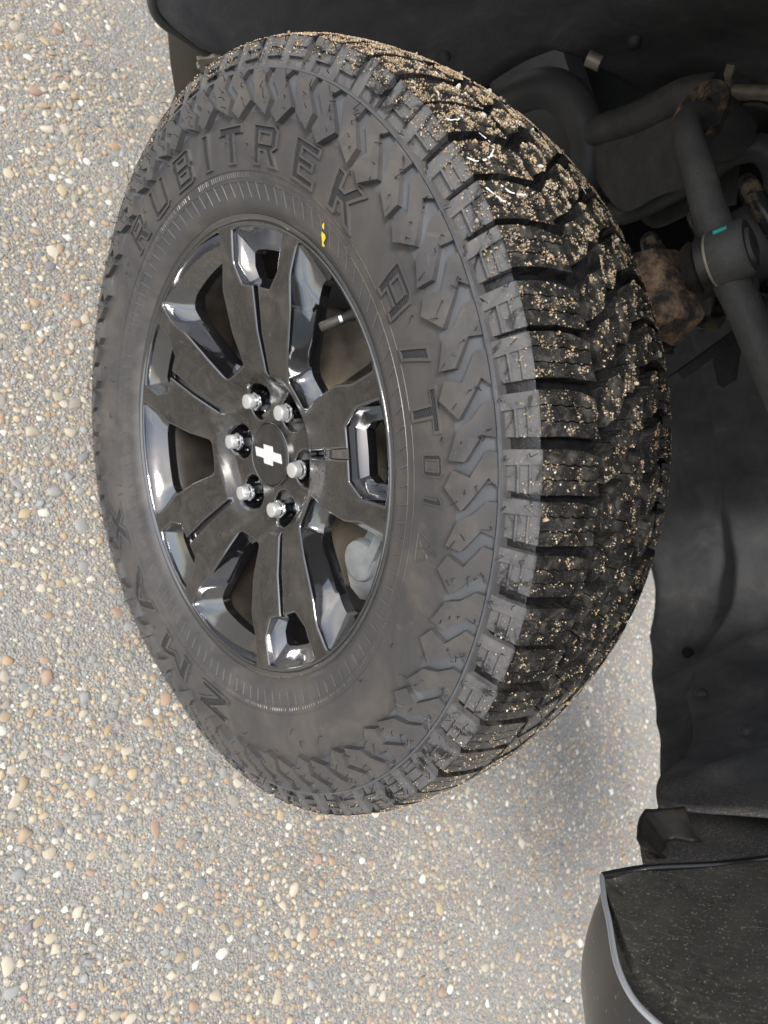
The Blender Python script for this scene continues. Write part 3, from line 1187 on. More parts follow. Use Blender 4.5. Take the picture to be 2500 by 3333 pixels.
# rows of fine print too small to read: little raised ticks
mb = MB()
rng = random.Random(5)
for (pa, pb, r, n, hh) in ((212, 176, .3015, 46, .0050), (172, 152, .3015, 26, .0058), (148, 118, .3025, 60, .0026), (148, 116, .2992, 60, .0022), (60, -10, .3010, 80, .0040), (-12, -40, .3015, 36, .0030), (-100, -118, .3020, 20, .004)):
    for i in range(n):
        if rng.random() < .16:
            continue
        p = pa + (pb - pa) * i / n + TL
        h2 = hh * rng.uniform(.8, 1.0)
        ww = abs(pb - pa) / n * rng.uniform(.2, .36)
        s = s_of_r(r)
        vs = [tmap(p - ww, s, -.0003), tmap(p + ww, s, -.0003), tmap(p + ww, s + h2, -.0003), tmap(p - ww, s + h2, -.0003),
              tmap(p - ww * .6, s + h2 * .08, .0006), tmap(p + ww * .6, s + h2 * .08, .0006), tmap(p + ww * .6, s + h2 * .92, .0006), tmap(p - ww * .6, s + h2 * .92, .0006)]
        mb.add(vs, [(4, 5, 6, 7), (0, 1, 5, 4), (1, 2, 6, 5), (2, 3, 7, 6), (3, 0, 4, 7)])
mesh_obj('fine_print', mb.mesh('fine_print'), 'sidewall_rubber', wheel, smooth=0, kind='stuff')

# yellow balance mark
mb = MB()
for (dp, dr, w_, h_) in ((0, 0, .75, .0095), (.45, .009, .35, .006), (-.3, -.006, .5, .004)):
    s = s_of_r(.2875 + dr)
    vs = []
    for j in range(9):
        t = 2 * pi * j / 9
        q = 1 + .25 * sin(3 * t + dp * 5)
        vs.append(tmap(125.7 + TL + dp + w_ * q * cos(t), s + h_ * .5 * q * sin(t), .0022))
    mb.add(vs, [tuple(range(9))])
mesh_obj('yellow_mark', mb.mesh('yellow_mark', fix=False), 'yellow_paint', wheel, smooth=0)

# vent hairs
mb = MB()
rng = random.Random(21)


def hair(phi, s, h0, ln):
    a = Vector(tmap(phi, s, h0))
    b = Vector(tmap(phi + rng.uniform(-.5, .5), s + rng.uniform(-.003, .004), h0 + ln * .55))
    c_ = Vector(tmap(phi + rng.uniform(-1.2, .4), s + rng.uniform(-.004, .006), h0 + ln))
    mb.tube([a, b, c_], [.00050, .00042, .00030], 4, caps=False)


for k in range(NP):
    bp = PH0 + k * PITCH
    for (u, v) in ((28, -6), (34, -11), (33, -17), (40, -27), (47, -34), (10, 5), (7, 22)):
        if rng.random() < .85:
            hair(bp - (u + rng.uniform(-2, 2)) * UM, S_RING + v * .001, .004, rng.uniform(.004, .009))
for k in range(40):
    hair(rng.uniform(0, 360), s_of_r(rng.uniform(.31, .35)), 0, rng.uniform(.003, .006))
mesh_obj('vent_hairs', mb.mesh('vent_hairs', fix=False), 'hair_rubber', wheel, smooth=0, kind='stuff')

# chalk marks on the shoulder blocks
mb = MB()


def chalk(pts, w_):
    vs = []
    for i, (p, v) in enumerate(pts):
        p0, v0 = pts[max(i - 1, 0)]
        p1, v1 = pts[min(i + 1, len(pts) - 1)]
        dx, dy = (p1 - p0) * RAD(1) * .44, (v1 - v0) * .001
        l = hypot(dx, dy) or 1
        nx, ny = -dy / l * w_ / (RAD(1) * .44), dx / l * w_
        q = rng.uniform(.5, 1.2)
        vs += [tmap(p - nx * q, S_SH + v * .001 - ny * q, .0006), tmap(p + nx * q, S_SH + v * .001 + ny * q, .0006)]
    mb.add(vs, [(2 * i, 2 * i + 1, 2 * i + 3, 2 * i + 2) for i in range(len(pts) - 1) if rng.random() < .8])


def zc(u, w):
    return (u, w)


for pts in ([(103.9, 2), (103.3, 8), (103.4, 16), (103.9, 24), (105.2, 33), (106.2, 32), (107.2, 27)], [(100.1, 4), (99.2, 8), (98.4, 12), (97.9, 18)],
            [(100.2, 18), (99.3, 23), (99.0, 31), (99.2, 39)], [(104.8, 141), (103.4, 139), (102.0, 139)], [(110.0, 4), (109.2, 10), (109.3, 17), (110.0, 24)]):
    fine_ = []
    for (p0, v0), (p1, v1) in zip(pts, pts[1:]):
        for i in range(4):
            fine_.append((p0 + (p1 - p0) * i / 4 + rng.uniform(-.05, .05), v0 + (v1 - v0) * i / 4))
    chalk(fine_ + [pts[-1]], .0009)
mesh_obj('chalk_mark', mb.mesh('chalk_mark', fix=False), 'white_paint', wheel, smooth=0, kind='stuff')

# ------------------------------------------------------------------ rim
S5 = [73.5 + 72 * k for k in range(5)]       # spoke directions
YF = [(0, .0540), (.084, .0535), (.092, .0470), (.101, .0350), (.15, .0180), (.197, .0075), (.23, .0035), (.262, .0020), (.28, .0020)]


def yf(r):
    return interp(r, YF)


def pol(ph, r):
    return (r * cos(RAD(ph)), r * sin(RAD(ph)))


def arc(p0, p1, r, n):
    return [pol(p0 + (p1 - p0) * i / n, r) for i in range(n + 1)]


def rnd(pts, rad, n=3):
    """round the corners of a closed polygon"""
    out = []
    m_ = len(pts)
    for i in range(m_):
        p = Vector(pts[i])
        a, b = Vector(pts[i - 1]) - p, Vector(pts[(i + 1) % m_]) - p
        q = min(rad, a.length * .45, b.length * .45)
        a, b = p + a.normalized() * q, p + b.normalized() * q
        for k in range(n + 1):
            t = k / n
            out.append(tuple((1 - t) ** 2 * a + 2 * t * (1 - t) * p + t * t * b))
    return out


def win_outline(c_, gx=0.0, ro=.2600, ri=.1130):
    L_ = [(-11.5 + gx, ri), (-13.3 + gx, .152), (-15.6 + gx, .198), (-18.6 + gx, .226), (-18.9 + gx, ro)]
    pts = [pol(c_ + a, r) for a, r in L_]
    pts += arc(c_ - 13, c_ + 13, ro, 6)
    pts += [pol(c_ - a, r) for a, r in reversed(L_)]
    return pts


def win_hole(c_):
    L_ = [(-9.0, .128), (-10.6, .155), (-12.0, .195), (-13.6, .218), (-13.4, .236)]
    pts = [pol(c_ + a, r) for a, r in L_]
    pts += arc(c_ - 10, c_ + 10, .243, 6)
    pts += [pol(c_ - a, r) for a, r in reversed(L_)]
    return pts


def pocket_outline(c_):
    return [pol(c_ - 1.45, .1985), pol(c_ - 7.8, .2000), pol(c_ - 11.2, .2220), pol(c_ - 10.9, .2560), pol(c_ - 8, .2585), pol(c_ - 3, .2590),
            pol(c_ + 3, .2590), pol(c_ + 8, .2585), pol(c_ + 10.9, .2560), pol(c_ + 11.2, .2220), pol(c_ + 7.8, .2000), pol(c_ + 1.45, .1985)]


def pocket_hole(c_):
    return [pol(c_ - 1.6, .2080), pol(c_ - 6.2, .2085), pol(c_ - 7.9, .2200), pol(c_ - 7.6, .2340), pol(c_ - 6, .2375), pol(c_ - 2.2, .2380),
            pol(c_ + 2.2, .2380), pol(c_ + 6, .2375), pol(c_ + 7.6, .2340), pol(c_ + 7.9, .2200), pol(c_ + 6.2, .2085), pol(c_ + 1.6, .2080)]


def slot_pts(c_):
    t = RAD(c_)
    ex, ey = Vector((cos(t), sin(t))), Vector((-sin(t), cos(t)))
    return [tuple(ex * x + ey * y) for x, y in ((.1985, -.0050), (.150, -.0040), (.104, -.0032), (.1005, -.0015), (.1005, .0015), (.104, .0032), (.150, .0040), (.1985, .0050))]


LUG = [-174.4 + TL + 60.15 * k for k in range(6)]
LUG = [-182.6, -122.4, -62.6, -2.0, 58.4, 118.4]


def build_rim():
    mb = MB()
    # face plate with openings
    outer = arc(0, 360, .2640, 144)[:-1]
    holes = []
    lofts = []
    for k in range(5):
        w_ = rnd(win_outline(S5[k] + 36), .006)
        holes.append(w_)
        lofts.append((w_, rnd(win_hole(S5[k] + 36), .010), .029))
        po = pocket_outline(S5[k])
        # pocket and slot are one opening in the face
        sl = slot_pts(S5[k])
        holes.append(po[1:-1] + [sl[7], sl[6], sl[5], sl[4], sl[3], sl[2], sl[1], sl[0]])
        lofts.append((po, pocket_hole(S5[k]), .021))
    lugc = [pol(p, .06985) for p in LUG]
    for (x, y) in lugc:
        holes.append([(x + .0222 * cos(t * pi / 14), y + .0222 * sin(t * pi / 14)) for t in range(28)])
    B = 0.0028
    cu = bpy.data.curves.new('c', 'CURVE')
    cu.dimensions = '2D'
    cu.fill_mode = 'FRONT'
    cu.extrude = 0.004
    cu.bevel_depth = B
    cu.bevel_resolution = 3
    cu.offset = -B
    for pts in [outer] + holes:
        sp = cu.splines.new('POLY')
        sp.points.add(len(pts) - 1)
        for q, p in zip(sp.points, pts):
            q.co = (p[0], p[1], 0, 1)
        sp.use_cyclic_u = True
    ob = bpy.data.objects.new('c', cu)
    COL.objects.link(ob)
    dg = bpy.context.evaluated_depsgraph_get()
    me = bpy.data.meshes.new_from_object(ob.evaluated_get(dg))
    COL.objects.unlink(ob)
    bpy.data.objects.remove(ob)
    bm = bmesh.new()
    bm.from_mesh(me)
    bmesh.ops.remove_doubles(bm, verts=bm.verts[:], dist=2e-5)
    for ax in (0, 1):
        for i in range(-33, 34):
            no = (1, 0, 0) if ax == 0 else (0, 1, 0)
            co = (i * .008 + .0011, 0, 0) if ax == 0 else (0, i * .008 + .0013, 0)
            bmesh.ops.bisect_plane(bm, geom=bm.verts[:] + bm.edges[:] + bm.faces[:], plane_co=co, plane_no=no)
    zt = 0.004 + B
    vs, fs, ms = [], [], []
    bm.verts.index_update()
    for v in bm.verts:
        r = hypot(v.co.x, v.co.y)
        vs.append((v.co.x, yf(r) + (zt - v.co.z), v.co.y))
    for f in bm.faces:
        flat = all(v.co.z > zt - 1e-4 for v in f.verts)
        mb.add([], [])
        fs.append(tuple(v.index for v in f.verts))
        ms.append(0 if flat else 1)
    b = mb.add(vs, [])
    for f, k in zip(fs, ms):
        mb.f.append(tuple(i + b for i in f))
        mb.mi.append(k)
    bm.free()
    # sloping walls from the face openings down to the through holes
    for A, Bq, dp in lofts:
        n = len(A)
        rows = []
        for t, dd in ((0, .0022), (.04, .0060), (.35, .0), (.7, .0), (1, 0), (1.02, .012)):
            row = []
            tt = min(t, 1)
            for i in range(n):
                x = A[i][0] + (Bq[i][0] - A[i][0]) * tt
                y = A[i][1] + (Bq[i][1] - A[i][1]) * tt
                r = hypot(x, y)
                d0 = dd if t < .05 else (.006 + (dp - .006) * (tt ** 0.85) + dd)
                row.append((x, yf(hypot(*A[i])) * (1 - tt) + (yf(r)) * tt + d0, y))
            rows.append(row)
        mb.grid(rows, 1, closed=True)
    # slot floors
    for k in range(5):
        sl = slot_pts(S5[k])
        t = RAD(S5[k])
        ex, ey = Vector((cos(t), sin(t))), Vector((-sin(t), cos(t)))
        rows = []
        for x in (.098, .115, .135, .155, .175, .190, .200):
            w_ = .0028 + (x - .1) * .023
            row = []
            for yy, dd in ((-w_ - .0016, .004), (-w_ - .0006, .0105), (w_ + .0006, .0105), (w_ + .0016, .004)):
                q = ex * x + ey * yy
                row.append((q.x, yf(x) + dd, q.y))
            rows.append(row)
        mb.grid(rows, 1)
        q0 = rows[0]
        mb.add(q0, [(0, 1, 2, 3)], 1)
    # lug pockets
    for (x, y) in lugc:
        yb = .083
        rows = []
        y0 = yf(hypot(x, y))
        for rr, yy in ((.0220, None), (.0200, .066), (.0180, yb), (.0145, yb), (.0120, yb + .006), (.004, yb + .006)):
            row = []
            for t in range(28):
                px, py = x + rr * cos(t * pi / 14), y + rr * sin(t * pi / 14)
                row.append((px, yf(hypot(px, py)) + .003 if yy is None else yy, py))
            rows.append(row)
        mb.grid(rows, 1, closed=True)
    # outer lip and barrel
    prof = [(.0085, .2605), (.0045, .2632), (.0014, .2652), (.0, .2675), (.0004, .2700), (.0026, .2716), (.009, .2722), (.02, .2700)]
    rows = [[(r * cos(q * pi / 120), y, r * sin(q * pi / 120)) for q in range(240)] for y, r in prof]
    mb.grid(rows, 1, closed=True)
    me = mb.mesh('rim')
    o = mesh_obj('rim', me, ['rim_face', 'rim_gloss'], wheel, smooth=32)
    mb = MB()
    prof = [(.010, .2620), (.022, .2560), (.034, .2460), (.060, .2400), (.120, .2380), (.200, .2420), (.225, .2600), (.232, .2700)]
    rows = [[(r * cos(q * pi / 72), y, r * sin(q * pi / 72)) for q in range(144)] for y, r in prof]
    mb.grid(rows, 0, closed=True)
    mesh_obj('rim_barrel', mb.mesh('rim_barrel'), 'barrel', wheel, smooth=40)


build_rim()

# centre cap, emblem
mb = MB()
mb.lathe([(.0, .0), (.0, .0370), (.0012, .0388), (.0032, .0394), (.012, .0394)], (0, .0482, 0), (0, 1, 0), 64)
mesh_obj('centre_cap', mb.mesh('centre_cap'), 'cap_black', wheel, smooth=30)
mb = MB()
mb.lathe([(.0015, .0393), (.0008, .0400), (.0014, .0409), (.012, .0409)], (0, .0485, 0), (0, 1, 0), 64)
mesh_obj('cap_ring', mb.mesh('cap_ring'), 'rim_gloss', wheel, smooth=30)
t = RAD(61.6)
ex, ey = Vector((cos(t), sin(t))), Vector((-sin(t), cos(t)))
BT = [(-.0295, -.0056), (-.0098, -.0056), (-.0110, -.0120), (.0080, -.0120), (.0098, -.0056), (.0262, -.0056), (.0295, .0056),
      (.0098, .0056), (.0110, .0120), (-.0080, .0120), (-.0098, .0056), (-.0262, .0056)]
BT = [(x, -y) for x, y in BT]
bm = bmesh.new()
vs = [bm.verts.new((x, y, 0)) for x, y in BT]
bm.faces.new(vs)
bmesh.ops.recalc_face_normals(bm, faces=bm.faces[:])
bmesh.ops.inset_region(bm, faces=bm.faces[:], thickness=.0011, depth=0, use_even_offset=True)
for v in bm.verts:
    v.co.z = 0.0 if v.is_boundary else .0012
be = [e for e in bm.edges if e.is_boundary]
ret = bmesh.ops.extrude_edge_only(bm, edges=be)
for q in [g for g in ret['geom'] if isinstance(g, bmesh.types.BMVert)]:
    q.co.z = -.003
for v in bm.verts:
    q = ex * v.co.x + ey * v.co.y
    v.co = (q.x, .0476 - v.co.z, q.y)
bmesh.ops.recalc_face_normals(bm, faces=bm.faces[:])
me = bpy.data.meshes.new('emblem')
bm.to_mesh(me)
bm.free()
mesh_obj('emblem', me, 'emblem_silver', wheel, smooth=20)

# lug nuts
NUT = [(.0, .0150), (.003, .0150), (.006, .0128), (.010, .0126), (.012, .0112), (.034, .0112), (.0375, .0118), (.0392, .0112), (.0400, .0088), (.0420, .0086)]
NUTC = [(.0420, .0086), (.0424, .0096), (.0500, .0094), (.0516, .0086), (.0522, .0066), (.0524, .0)]


def flute(k, t):
    if 4 <= k <= 7:
        return 1.0 - .085 * (0.5 - 0.5 * cos(6 * t)) ** 2
    return 1.0


for p in LUG:
    x, y = pol(p, .06985)
    mb = MB()
    mb.lathe(NUT, (x, .0842, y), (0, -1, 0), 48, 0, flute)
    nb = mb
    me = nb.mesh('lug_nut')
    mesh_obj('lug_nut', me, ['chrome'], wheel, smooth=35)
    mb = MB()
    mb.lathe(NUTC, (x, .0842, y), (0, -1, 0), 32)
    mesh_obj('nut_cap', mb.mesh('nut_cap'), 'nut_cap', wheel, smooth=35)

# valve stem
mb = MB()
v0, v1 = Vector((.232 * cos(RAD(111.5)), .050, .232 * sin(RAD(111.5)))), Vector((.200 * cos(RAD(114)), .022, .200 * sin(RAD(114))))
dv = (v1 - v0).normalized()
L_ = (v1 - v0).length
mb.lathe([(-.012, .0062), (.010, .0060), (.014, .0048), (.019, .0048), (.019, .0), ], v0, dv, 20)
mb.lathe([(.0215, .0), (.0215, .0054), (L_ - .002, .0052), (L_, .0042), (L_, .0)], v0, dv, 20)
mb.lathe([(.0185, .0), (.0185, .0056), (.0218, .0056), (.0218, 0)], v0, dv, 20, 1)
mesh_obj('valve_stem', mb.mesh('valve_stem'), ['boot_rubber', 'chrome'], wheel, smooth=35)

# ------------------------------------------------------------------ brake behind the spokes (part of the truck)
mb = MB()
mb.lathe([(.105, .060), (.105, .092), (.118, .094), (.118, .182), (.121, .185), (.127, .185), (.130, .182), (.130, .094)], (0, 0, 0), (0, 1, 0), 96)
mesh_obj('brake_disc', mb.mesh('brake_disc'), 'brake_iron', truck, (0, 0, H), smooth=35)
mb = MB()
mb.lathe([(.152, .0), (.152, .18), (.147, .222), (.143, .226)], (0, 0, 0), (0, 1, 0), 72)
mesh_obj('dust_shield', mb.mesh('dust_shield'), 'frame_black', truck, (0, 0, H), smooth=35)
mb = MB()
mb.lathe([(.062, .0), (.062, .058), (.075, .062), (.110, .062)], (0, 0, 0), (0, 1, 0), 48)
mesh_obj('wheel_hub', mb.mesh('wheel_hub'), 'frame_black', truck, (0, 0, H), smooth=35)


def caliper():
    mb = MB()
    rows = []
    for i in range(17):
        p = 14 + 52 * i / 16
        e = 1 - (abs(i - 8) / 8.0) ** 4 * .55
        row = []
        for (y, r) in ((.128, .150), (.112, .150), (.094, .158), (.086, .178 + .03 * e), (.092, .196 + .03 * e), (.110, .203 + .028 * e), (.140, .205 + .026 * e), (.150, .19)):
            row.append((r * cos(RAD(p)), y, r * sin(RAD(p))))
        rows.append(row)
    mb.grid(rows)
    for p in (26, 52):
        mb.lathe([(-.002, .0), (-.002, .024), (.004, .027), (.03, .027)], (.176 * cos(RAD(p)), .084, .176 * sin(RAD(p))), (0, 1, 0), 28)
    mb.box((.185 * cos(RAD(40)), .088, .185 * sin(RAD(40))), (.012, .014, .085), Matrix.Rotation(RAD(-40), 3, 'Y'))
    return mb.mesh('brake_caliper')


mesh_obj('brake_caliper', caliper(), 'cast_grey', truck, (0, 0, H), smooth=40)

# ------------------------------------------------------------------ wheel well: liners, fender
TH = (0, 0, H)


def rear_liner():
    mb = MB()
    yin = [(90, .92), (130, .94), (133, .90), (135.5, .80), (139, .782), (143.5, .792), (147, .815), (149.5, .79), (150.5, .72), (151.3, .63), (152.5, .565), (157, .558), (163, .562), (168, .576), (181, .58)]
    yout = [(90, -.03), (150, -.02), (170, .008), (175, .016), (177.5, .030), (179, .050), (180, .085), (181, .12)]
    rows = []
    for i in range(97):
        ph_ = 64 + (180.6 - 64) * i / 96
        row = []
        yi = interp(ph_, yin)
        for j in range(15):
            t_ = j / 14
            yo = interp(ph_, yout)
            y = yo + (yi - yo) * t_
            rx, rz = .602, .70
            c_, s_ = cos(RAD(ph_)), sin(RAD(ph_))
            r = 1 / sqrt((c_ / rx) ** 2 + (s_ / rz) ** 2)
            r += .010 * noise.noise(Vector((ph_ * .05, y * 5, 1.0)))
            if ph_ > 176:
                y += .0
            row.append((r * c_, y, r * s_))
        rows.append(row)
    mb.grid(rows)
    me = mb.mesh('rear_liner')
    o = mesh_obj('wheel_well_liner', me, 'liner_felt', truck, TH, smooth=60, label='charcoal felt liner arching behind and over the tyre')
    md = o.modifiers.new('s', 'SOLIDIFY')
    md.thickness = .004
    return o


rl = rear_liner()
# rolled lower edge of the liner, clip, and the flap beyond
mb = MB()
e0 = [(-.592, -.002, .14), (-.598, .010, .075), (-.602, .024, .030), (-.604, .045, .006), (-.606, .085, -.006), (-.606, .13, -.018), (-.606, .16, -.030)]
mb.tube(catmull(e0, 6), .0065, 10)
mesh_obj('liner_edge', mb.mesh('liner_edge'), 'frame_black', truck, TH, smooth=50)
mb = MB()
mb.box((-.600, .128, -.018), (.006, .034, .010), Matrix.Rotation(RAD(35), 3, 'X'))
mb.box((-.597, .142, -.022), (.006, .010, .034), Matrix.Rotation(RAD(20), 3, 'X'))
mb.box((-.603, .135, -.036), (.010, .030, .012), Matrix.Rotation(RAD(-15), 3, 'X'))
mesh_obj('liner_clip', mb.mesh('liner_clip'), 'zinc', truck, TH, smooth=0)
mb = MB()
rows = []
for i in range(9):
    z = .12 - .46 * i / 8
    yl = interp(-z, [(-.12, .06), (.113, .136), (.17, .166), (.215, .197), (.261, .205), (.34, .22)])
    rows.append([(-.735 - .006 * (i / 8) ** 2, yl + (.72 - yl) * j / 8, z) for j in range(9)])
mb.grid(rows)
o = mesh_obj('splash_flap', mb.mesh('splash_flap'), 'flap_plastic', truck, TH, smooth=60)
md = o.modifiers.new('s', 'SOLIDIFY')
md.thickness = .006

# front liner: a wavy felt wall that bends round behind the suspension
PLAN = catmull([(.560, .10, 0), (.556, .16, 0), (.548, .24, 0), (.553, .36, 0), (.572, .60, 0), (.560, .78, 0), (.50, .92, 0), (.40, 1.00, 0), (.25, 1.05, 0), (.05, 1.08, 0), (-.45, 1.09, 0)], 8)
ZLP = [(0, .300), (1, .290), (2, .240), (2.5, .232), (3.02, .216), (3.75, .131), (4.4, .064), (5.45, -.008), (6.26, -.035), (7.18, -.02), (7.9, -.03), (10, -.06)]


def curtain(name, z_low, t0, t1, off, seed, label=None):
    mb = MB()
    rows = []
    n = int((t1 - t0) * 8)
    for j in range(n + 1):
        t_ = t0 + (t1 - t0) * j / n
        k = min(len(PLAN) - 2, int(t_ * 8))
        p = PLAN[k].lerp(PLAN[k + 1], min(1, t_ * 8 - k))
        d = (PLAN[k + 1] - PLAN[k]).normalized()
        nrm = Vector((-d.y, d.x, 0))
        z0 = interp(t_, z_low)
        row = []
        for i in range(31):
            q = (i / 30) ** 1.15
            z = z0 + (.80 - z0) * q
            o_ = off + .16 * smooth01(z, .48, .82) * smooth01(t_, 2.0, 3.0)
            w_ = min(1, .15 + q * 8)
            o_ += (.022 * noise.noise(Vector((t_ * .55, z * 3.2, seed))) + .010 * noise.noise(Vector((t_ * 1.5, z * 9.0, seed + 3)))) * w_
            for c_, s_ in ((3.4, .9), (4.6, -.7), (6.2, .5)):
                fold = (t_ - c_) * .12 - (z - .28) * s_
                o_ += .013 * exp(-(fold / .022) ** 2) * w_
            row.append(p + nrm * o_ + Vector((0, 0, z)))
        rows.append(row)
    mb.grid(rows)
    o = mesh_obj(name, mb.mesh(name), 'liner_felt', truck, TH, smooth=70, label=label)
    md = o.modifiers.new('s', 'SOLIDIFY')
    md.thickness = .004


curtain('front_liner', ZLP, 0.0, 10.0, 0.0, 4.0, 'charcoal felt liner ahead of the tyre')
curtain('liner_overlap', [(2.6, .238), (3.3, .192), (3.38, .199), (3.69, .190), (4.8, .100), (5.42, .090), (5.91, .098), (6.65, .142), (7.3, .159), (8.13, .163), (10, .2)], 2.6, 10.0, .016, 8.0)
mb = MB()
mb.lathe([(.0, .0), (.0, .011), (.006, .012)], (.500, .885, .062), (.8, 1, 0), 20)
mesh_obj('liner_hole', mb.mesh('liner_hole'), 'deep_shade', truck, TH, smooth=40)  # dark disc, its colour gives the hole's shade
XS = [(.10, .560), (.36, .552), (.60, .572), (.78, .560)]
for (y, z) in ((.56, .26), (.72, .14), (.60, .46), (.40, .40)):
    x = interp(y, XS)
    mb = MB()
    mb.lathe([(-.016, .0), (-.0155, .006), (-.012, .010), (-.006, .011)], (x - .024, y, z), (1, 0, 0), 20)
    mesh_obj('liner_fastener', mb.mesh('liner_fastener'), 'frame_black', truck, TH, smooth=40)
for (p_, y) in ((160, .20), (150, .34), (164, .44), (143, .62)):
    c_, s_ = cos(RAD(p_)), sin(RAD(p_))
    r = 1 / sqrt((c_ / .602) ** 2 + (s_ / .70) ** 2)
    mb = MB()
    mb.lathe([(-.016, .0), (-.0155, .006), (-.012, .010), (-.002, .011)], (r * c_, y, r * s_), (c_, 0, s_), 20)
    mesh_obj('liner_fastener', mb.mesh('liner_fastener'), 'frame_black', truck, TH, smooth=40)

# cupped tab at the low tip of the front liner
mb = MB()
rows = []
for i in range(9):
    t_ = i / 8
    row = []
    for j in range(9):
        q = -1.1 + 2.2 * j / 8
        rr = .030 * (1 - .35 * t_)
        row.append((.518 + .030 * t_ + rr * .5 * (1 - cos(q)), .246 + rr * sin(q) * 1.7 + .004 * sin(7 * q + 5 * t_), .276 - .032 * cos(q * 1.25) + .020 * t_ + .004 * sin(5 * q + 3)))
    rows.append(row)
mb.grid(rows)
o = mesh_obj('liner_tab', mb.mesh('liner_tab'), 'boot_rubber', truck, TH, smooth=60)
md = o.modifiers.new('s', 'SOLIDIFY')
md.thickness = .004

# fender: arch lip, skin outside it, sand-spattered inner face at the front
LIP = [(.500, .100, .280), (.500, .070, .298), (.501, .045, .315), (.504, .000, .345), (.508, -.025, .376), (.505, -.040, .425), (.478, -.046, .515),
       (.40, -.048, .600), (.22, -.048, .685), (0, -.048, .715), (-.22, -.046, .685), (-.42, -.042, .58), (-.54, -.036, .40), (-.585, -.034, .22), (-.588, -.034, .10)]
lipc = catmull(LIP, 8)
mb = MB()
mb.tube(lipc, .0024, 10)
mesh_obj('fender_lip', mb.mesh('fender_lip'), 'lip_highlight', truck, TH, smooth=60)
mb = MB()
rows = []
nL = len(lipc)
for i, p in enumerate(lipc):
    t_ = i / (nL - 1)
    fr = 1 - smooth01(t_, .28, .5)              # 1 near the front tip
    rad = Vector((p.x, 0, p.z - .05)).normalized()
    out = (rad * (1 - fr) + Vector((1.0, 0, .10)).normalized() * fr)
    bul = Vector((0, -1, 0)) * (1 - fr) * .25 + Vector((-.1, -.55, -.83)) * fr
    row = []
    for k in range(9):
        q = k / 8
        env_ = sin(min(q * 1.35, 1) * pi / 2)
        tipf = smooth01(t_, .0, .06)
        row.append(p + out * (.16 * q ** 1.15) + bul * (.052 * env_ * tipf * (1 - .7 * smooth01(t_, .14, .34))))
    rows.append(row)
mb.grid(rows)
o = mesh_obj('fender', mb.mesh('fender'), 'body_paint', truck, TH, smooth=60)
mb = MB()
INN = [(.500, .1005, .2805), (.503, .122, .298), (.505, .138, .317), (.508, .162, .358), (.510, .190, .398), (.505, .215, .455), (.478, .240, .535),
       (.400, .26, .62)]
ic = catmull(INN, 8)
rows = []
for i in range(len(ic)):
    a, b = lipc[i], ic[i]
    row = []
    for k in range(26):
        q = k / 25
        p = a.lerp(b, q)
        p = p + Vector((interp(q, [(0, 0), (.06, .014), (.12, .003), (.5, .006), (1, 0)]) + .0012 * sin(q * 9 + i * .3), 0, 0)) * smooth01(i, 0, 6)
        row.append(p)
    rows.append(row)
mb.grid(rows)
rim_e = MB()
rim_e.tube(ic, .0036, 8)
mesh_obj('guard_edge', rim_e.mesh('guard_edge'), 'gloss_plastic', truck, TH, smooth=60)
mesh_obj('splash_guard', mb.mesh('splash_guard'), 'splash_plastic', truck, TH, smooth=60, label='black plastic splash guard spattered with sand')

# unseen upper body, added to shade the well; bay open to the sky in front
mb = MB()
mb.box((.05, .19, .845), (2.1, .42, .05))
mesh_obj('fender_top', mb.mesh('fender_top'), 'body_paint', truck, TH, smooth=0)
mb = MB()
mb.box((-.95, .90, .83), (1.1, 1.84, .06))
mb.box((-1.35, .90, .55), (.3, 1.84, .50))
mesh_obj('cowl_shade', mb.mesh('cowl_shade'), 'body_paint', truck, TH, smooth=0)  # stretched forward over the bay to keep light out
mb = MB()
mb.box((-.80, .80, .38), (.04, .46, .92))
mesh_obj('bay_blocker', mb.mesh('bay_blocker'), 'deep_shade', truck, TH, smooth=0)  # added dark panel, blocks the lit bay and reads as shade
mb = MB()
mb.box((-.80, .92, .40), (1.06, .02, .80))
mesh_obj('bay_backdrop', mb.mesh('bay_backdrop'), 'deep_shade', truck, TH, smooth=0)  # dark backdrop added behind the suspension, coloured as shade


# ------------------------------------------------------------------ suspension and frame in the well
def part(name, mb, mat, smooth=40, **kw):
    return mesh_obj(name, mb.mesh(name), mat, truck, TH, smooth=smooth, **kw)


BJ = Vector((-.041, .310, .472))
up = Vector((.10, .02, 1)).normalized()


def beam(mb, a, b, w_, h_, upv=(0, 0, 1), mi=0):
    a, b = Vector(a), Vector(b)
    d = (b - a).normalized()
    s_ = d.cross(Vector(upv)).normalized()
    u_ = s_.cross(d)
    vs = []
    for p in (a, b):
        for i, j in ((-1, -1), (1, -1), (1, 1), (-1, 1)):
            vs.append(p + s_ * (i * w_ / 2) + u_ * (j * h_ / 2))
    mb.add(vs, [(0, 1, 2, 3), (4, 5, 6, 7), (0, 1, 5, 4), (1, 2, 6, 5), (2, 3, 7, 6), (3, 0, 4, 7)], mi)


